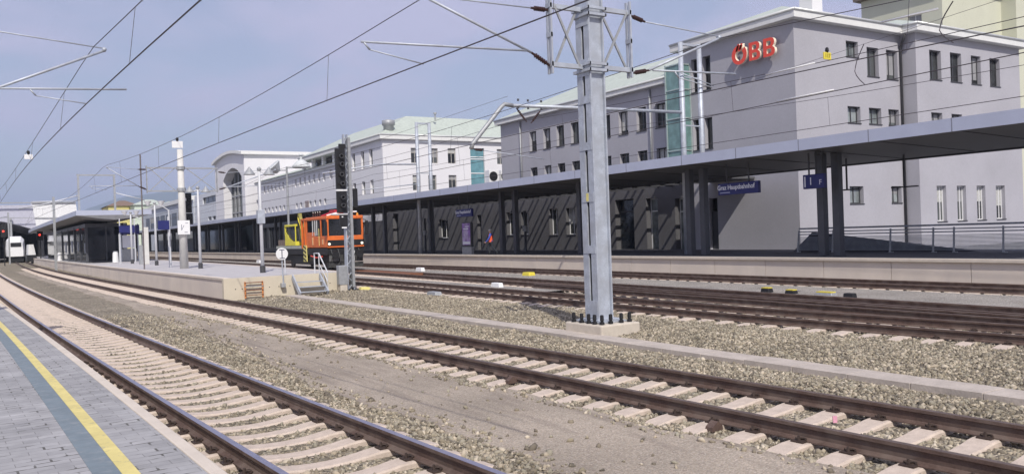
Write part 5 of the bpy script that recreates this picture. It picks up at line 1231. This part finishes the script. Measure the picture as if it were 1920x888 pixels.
# cab: body shell below the windows, pillars, roof
m = MB(); vbox(m,-hw,hw,0.0,4.5,1.55,2.36); cab = m.build('cab_body', orange_m, VR, bevel=.05)
for x in (-hw+.07,hw-.07):
    for y in (.07,1.3,4.43):
        m = MB(); vbox(m,x-.07,x+.07,y-.07,y+.07,2.36,3.5); m.build('pillar', orange_m, cab)
    m = MB(); vbox(m,x-.065,x+.065,2.55,4.37,2.36,2.66); m.build('side_panel', orange_m, cab)
    m = MB(); vbox(m,x+(-.075 if x < 0 else .06),x+(-.06 if x < 0 else .075),1.36,1.385,1.6,3.5); m.build('door_seam', frame_dark, cab)
m = MB(); m.tube([(ox-hw-.05,oy+1.5,1.7),(ox-hw-.05,oy+1.5,2.9)], .022, 6); m.build('handrail', yellow_pale, cab)
m = MB(); m.tube([(ox-.05,oy-.03,2.5),(ox-.35,oy-.03,3.2)], .012, 5); m.build('wiper', black_m, cab)
m = MB(); vbox(m,-hw-.02,hw+.02,-.05,4.55,3.5,3.74); m.build('cab_roof', orange_m, cab, bevel=.06)
m = MB(); vbox(m,-hw+.15,hw-.15,.03,.06,2.36,3.5); m.build('windscreen', mat('dark windscreen',(.015,.017,.02),.06,spec=.6), cab)
for s_ in (-1,1):
    m = MB(); vbox(m,s_*(hw-.06)-.012,s_*(hw-.06)+.012,.14,4.36,2.36,3.5); m.build('side_window', mat('dark windscreen',(.015,.017,.02),.06), cab)
m = MB()
for y in (2.1,2.5,3.0): vbox(m,-hw-.02,-hw+.03,y-.02,y+.02,2.4,3.5)
m.build('grab_rail', pole_m, cab)
m = MB(); vbox(m,-hw+.02,hw-.02,-.02,-.004,1.66,2.06); gr = m.build('grille', black_m, cab)
m = MB(); vbox(m,-hw-.004,hw+.004,-.04,.0,1.56,1.64); m.build('bumper_strip', orange_m, cab)
for x in (-1.18,1.18):
    m = MB(); m.rings((ox+x,oy-.02,1.80), (0,-1,0), [(0,.09),(.05,.085),(.06,.06)], 14); m.build('headlamp', lamp_on, cab)
m = MB(); vbox(m,-hw-.03,-hw-.005,2.9,3.1,1.75,2.3); vbox(m,-hw-.03,-hw-.005,.75,.95,1.8,2.15); m.build('side_marking', mat('pale orange',(.8,.5,.25),.5), cab)
# open frame behind the cab
m = MB()
for y in (4.9,5.6): vbox(m,-hw,-hw+.16,y-.06,y+.06,1.5,3.68); vbox(m,hw-.16,hw,y-.06,y+.06,1.5,3.68)
vbox(m,-hw,hw,4.55,5.7,3.55,3.70); m.build('rear_frame', orange_m, VR, bevel=.02)
m = MB(); vbox(m,-hw+.2,hw-.2,4.6,5.5,1.5,3.4); m.build('rear_bulkhead', black_m, VR)
m = MB(); m.tube([(ox-.9,oy+5.1,1.5),(ox-.9,oy+5.1,3.2)], .05, 8); m.tube([(ox-1.1,oy+5.3,1.6),(ox-1.1,oy+5.3,3.4)], .03, 8); m.build('hose', mat('steel hose',(.2,.18,.2),.5), VR)
# roof gear
m = MB(); m.tube([(ox-.5,oy+3.5,3.78),(ox+.2,oy+2.2,4.12),(ox+1.0,oy+1.4,4.15)], .10, 8); vbox(m,-.2,1.2,1.5,2.6,3.95,4.2); m.build('roof_platform', red_dark, VR, bevel=.03)
m = MB(); m.tube([(ox-1.0,oy+.8,3.78),(ox-.2,oy+.4,3.98),(ox+1.0,oy+.3,4.0)], .055, 8); m.build('pantograph_arm', white_m, VR)
for y in (2.2,2.7,3.2,3.7):
    m = MB(); m.rings((ox-1.0,oy+y,3.74), (0,0,1), [(0,.05),(.1,.07),(.2,.05),(.3,.07),(.4,.03)], 8); m.build('roof_insulator', insul, VR)
for x in (.6,1.0):
    m = MB(); m.rings((ox+x,oy+.2,3.74), (0,0,1), [(0,.08),(.12,.08),(.18,.03)], 10); m.build('beacon', mat('amber beacon',(.8,.35,.05),.3), VR)
for x in (-hw-.12,hw+.22):
    m = MB(); vbox(m,x-.1,x+.1,-.18,-.06,2.4,3.35); mr = m.build('mirror', black_m, VR, bevel=.02); m = MB(); m.bar((ox+x,oy-.1,3.4),(ox+(hw if x > 0 else -hw),oy+.05,3.45),.05); m.build('mirror_arm', black_m, mr)
# buffers, running gear, steps
for x in (-.88,.88):
    m = MB(); m.rings((ox+x,oy+.05,1.06), (0,-1,0), [(0,.14),(.38,.13),(.40,.26),(.45,.25)], 16); m.build('buffer', black_m, VR)
m = MB(); vbox(m,-.2,.2,-.25,.1,.8,1.15); m.tube([(ox+.4,oy-.05,1.0),(ox+.5,oy-.15,.6),(ox+.35,oy-.1,.4)], .04, 8); m.tube([(ox-.5,oy-.05,1.0),(ox-.45,oy-.15,.55),(ox-.6,oy-.1,.4)], .04, 8); m.build('coupling', mat('grimy steel',(.05,.05,.055),.5,.4), VR)
m = MB(); vbox(m,-hw+.1,hw-.1,-.02,.04,.55,1.05); vbox(m,-1.25,1.25,.0,.3,.18,.5); m.build('buffer_beam', mat('grimy black',(.05,.05,.05),.6,var=.4,vscale=5), VR)
m = MB(); vbox(m,.32,.62,-.035,-.022,1.12,1.3); vbox(m,.4,.6,-.035,-.022,.62,.9); m.build('number_plate', white_m, VR)
for y in (1.6,9.6):
    for x in (-.76,.76):
        m = MB(); m.rings((ox+x-.06,oy+y,.44), (1,0,0), [(0,.44),(.03,.46),(.031,.42),(.12,.42)], 24); m.build('wheel', mat('dark wheel steel',(.06,.05,.05),.5,.4), VR)
m = MB(); vbox(m,-1.2,1.2,3.2,8.2,.35,1.0); m.build('equipment_box', black_m, VR, bevel=.03)
m = MB(); vbox(m,-hw-.06,-hw+.02,4.4,5.1,.55,1.75); m.build('step_board', yellow_pale, VR)
m = MB()
for k in range(4): m.bar((ox-hw-.068,oy+4.42,.6+.3*k),(ox-hw-.068,oy+5.08,.8+.3*k),.01,.10)
m.build('step_stripe', black_m, VR)
m = MB(); m.tube([(ox-hw-.05,oy+1.0,.95),(ox-hw-.05,oy+2.2,.85),(ox-hw-.05,oy+3.4,.98)], .05, 8); m.build('red_hose', red_m, VR)
# crane with its yellow cabin
m = MB(); vbox(m,-.75,.55,6.8,9.2,1.72,1.95); vbox(m,-1.25,.1,8.9,9.0,1.95,3.3); CR = m.build('crane_base', mat('dark crane steel',(.07,.07,.07),.6), VR)
m = MB(); vbox(m,-1.28,.2,7.2,9.9,1.74,2.05); 
for x, y in ((-1.24,7.24),(-1.24,9.86),(.16,7.24),(.16,9.86)): vbox(m,x-.04,x+.04,y-.04,y+.04,2.05,3.2)
vbox(m,-1.28,.2,7.2,9.9,3.2,3.36); vbox(m,-1.28,-1.22,8.9,9.9,2.05,2.55); m.build('crane_cabin', mat('crane yellow',(.74,.66,.07),.45,var=.06), CR, bevel=.02)
m = MB(); vbox(m,-1.20,.12,7.4,9.8,2.06,3.18); m.build('cabin_glass', pane_m, CR)
m = MB(); m.prism([(ox-1.27,oy+7.9,2.05),(ox-1.27,oy+9.9,2.05),(ox-1.27,oy+9.9,2.95),(ox-1.27,oy+8.7,2.3)], (.03,0,0)); m.build('cabin_panel', mat('crane yellow',(.74,.66,.07),.45,var=.06), CR)
m = MB(); m.bar((ox-.9,oy+6.5,1.8),(ox-.95,oy+7.0,4.15),.24,.2); m.build('crane_boom', mat('olive crane paint',(.30,.27,.07),.55,var=.3), CR)
m = MB(); m.bar((ox-.95,oy+7.0,4.1),(ox-1.0,oy+5.95,2.5),.22,.18); m.build('jib', mat('olive crane paint',(.30,.27,.07),.55,var=.3), CR)
m = MB(); m.tube([(ox-1.1,oy+6.6,2.0),(ox-1.12,oy+6.9,3.0),(ox-1.1,oy+6.95,3.9)], .07, 8); m.build('lift_cylinder', black_m, CR)
m = MB(); m.tube([(ox-1.1,oy+7.0,3.9),(ox-1.18,oy+6.5,3.5),(ox-1.15,oy+6.1,2.9),(ox-1.1,oy+6.3,2.2)], .035, 6); m.build('hydraulic_hose', yellow_m, CR)
for k in range(5):
    m = MB(); x_ = -1.1+.5*k; m.tube([(ox+x_,oy-.06,1.45),(ox+x_+.08,oy-.16,1.0),(ox+x_-.05,oy-.1,.62)], .028, 6); m.build('brake_hose', mat('dusty hose',(.11,.11,.11),.7), VR)
m = MB(); vbox(m,-1.22,-.55,-.045,-.021,.62,.98); m.build('step_plate', mat('dusty steel',(.14,.14,.14),.6,var=.3,vscale=8), VR)
m = MB(); vbox(m,-1.2,1.2,10.2,12.0,1.72,2.2); m.build('deck_load', mat('weathered load',(.20,.15,.12),.8,var=.3), VR); m = MB(); m.rings((ox-.9,oy+6.2,2.06), (1,0,0), [(0,.34),(.6,.34)], 14); m.build('cable_drum', mat('weathered load',(.20,.15,.12),.8,var=.3), VR)

# ------------------------------------------------------------------ person on the station platform
def person(x, y, z, face):
    t = thing('person', 'grey-haired person in an orange vest over a blue jacket, walking', 'person', (x,y,z), rotz=face)
    V = [(0,0,.93),(0,.01,1.10),(0,.015,1.28),(0,.01,1.42),(0,.02,1.50),(0,.04,1.58),(0,.045,1.68),
         (.18,.01,1.40),(.24,-.06,1.13),(.22,.06,.90),(-.18,.01,1.40),(-.25,.10,1.14),(-.22,.24,.94),
         (.09,0,.90),(.10,.20,.50),(.10,.10,.10),(-.09,0,.90),(-.10,-.10,.50),(-.10,-.36,.14),(.10,.24,.04),(-.10,-.24,.05),(.215,.11,.82),(-.21,.31,.88)]
    Ed = [(0,1),(1,2),(2,3),(3,4),(4,5),(5,6),(3,7),(7,8),(8,9),(3,10),(10,11),(11,12),(0,13),(13,14),(14,15),(0,16),(16,17),(17,18),(15,19),(18,20),(9,21),(12,22)]
    R = [.15,.145,.165,.12,.062,.088,.085,.075,.055,.042,.075,.055,.042,.105,.072,.05,.105,.072,.05,.042,.042,.036,.036]
    me = bpy.data.meshes.new('body'); me.from_pydata(V, Ed, []); o = bpy.data.objects.new('body', me); COL.objects.link(o)
    sk = o.modifiers.new('skin', 'SKIN'); sv = me.skin_vertices[0].data
    for i, r in enumerate(R): sv[i].radius = (r, r*(.72 if i < 4 else 1))
    sv[0].use_root = True
    ss = o.modifiers.new('sub', 'SUBSURF'); ss.levels = 2; ss.render_levels = 2
    bpy.context.view_layer.update()
    bm_ = bpy.data.meshes.new_from_object(o.evaluated_get(bpy.context.evaluated_depsgraph_get())); bpy.data.objects.remove(o)
    skin = mat('skin',(.52,.30,.22),.6); jk = mat('blue jacket',(.06,.10,.42),.8); tr = mat('dark trousers',(.03,.035,.045),.85); sh = mat('dark shoes',(.02,.02,.02),.6)
    for q in (skin, jk, tr, sh): bm_.materials.append(q)
    for p in bm_.polygons:
        c = p.center
        p.material_index = 3 if c.z < .12 else (2 if c.z < .93 and abs(c.x) < .19 else (0 if c.z > 1.49 or c.z < .90 else 1)); p.use_smooth = True
    o = bpy.data.objects.new('body', bm_); COL.objects.link(o); o.parent = t
    # vest follows the torso
    m = MB(); prof = [(.88,.175,.125),(1.0,.165,.122),(1.15,.165,.122),(1.3,.185,.13),(1.40,.165,.115),(1.46,.09,.085)]; n = 16
    vs = [(rx*cos(2*pi*k/n), .012+ry*sin(2*pi*k/n), zz) for zz, rx, ry in prof for k in range(n)]
    m.add(vs, [(i*n+k,i*n+(k+1)%n,(i+1)*n+(k+1)%n,(i+1)*n+k) for i in range(len(prof)-1) for k in range(n)]); ve = m.build('vest', mat('orange safety vest',(.90,.13,.05),.6), t, local=True, smooth=True)
    m = MB(); m.rings((0,.03,1.70), (0,-.15,1), [(-.07,.092),(-.02,.105),(.04,.095),(.085,.05)], 14); m.build('hair', mat('grey hair',(.40,.38,.36),.9), t, local=True, smooth=True)
    m = MB(); m.rings((0,.125,1.635), (0,1,-.2), [(0,.016),(.02,.012),(.03,.004)], 8); m.build('nose', skin, t, local=True)
    m = MB()
    for s_ in (-1,1): m.rings((s_*.032,.122,1.665), (0,1,0), [(0,.010),(.008,.007)], 8)
    m.build('eyes', black_m, t, local=True)
    m = MB(); m.box(-.022,.022,.118,.126,1.588,1.596); m.build('mouth', mat('lips',(.35,.14,.12),.6), t, local=True)
    m = MB()
    for s_ in (-1,1): m.rings((s_*.088,.03,1.645), (s_,0,0), [(0,.025),(.014,.02)], 8)
    m.build('ears', skin, t, local=True)
    for s_, base, d in ((1,(.218,.115,.83),(-.05,.25,-1)),(-1,(-.212,.31,.885),(.05,.55,-1))):
        m = MB(); b_ = Vector(base); d = Vector(d).normalized()
        for k in range(4):
            off = Vector(((k-1.5)*.004, (k-1.5)*.019, 0)); L_ = (.068,.078,.074,.06)[k]
            m.tube([b_+off, b_+off+d*L_*.55, b_+off+d*L_+Vector((-s_*.018,.004,0))], .0085, 6)
        m.tube([b_+Vector((0,.03,.03)), b_+Vector((-s_*.02,.055,-.005)), b_+Vector((-s_*.025,.06,-.03))], .009, 6)
        m.build('hand', skin, t, local=True, smooth=True)
person(29.1, 49.7, PZ, radians(55)); bpy.data.objects['person'].scale = (1.2, 1.2, 1.0)

# ------------------------------------------------------------------ air: hills fade to blue
m = MB(); m.box(-9000, 12500, -700, 12800, -1.4, 560)
hz = m.build('haze', None, org=(0,0,0)); hz.data.materials.clear()
hm = bpy.data.materials.new('air haze'); hm.use_nodes = True; t = hm.node_tree
for n in list(t.nodes): t.nodes.remove(n)
o_ = t.nodes.new('ShaderNodeOutputMaterial'); v_ = t.nodes.new('ShaderNodeVolumePrincipled'); v_.inputs['Color'].default_value = (.66, .78, 1, 1); v_.inputs['Density'].default_value = 1.9e-4; v_.inputs['Anisotropy'].default_value = 0
t.links.new(v_.outputs[0], o_.inputs['Volume']); hz.data.materials.append(hm); tag(hz, kind='stuff')
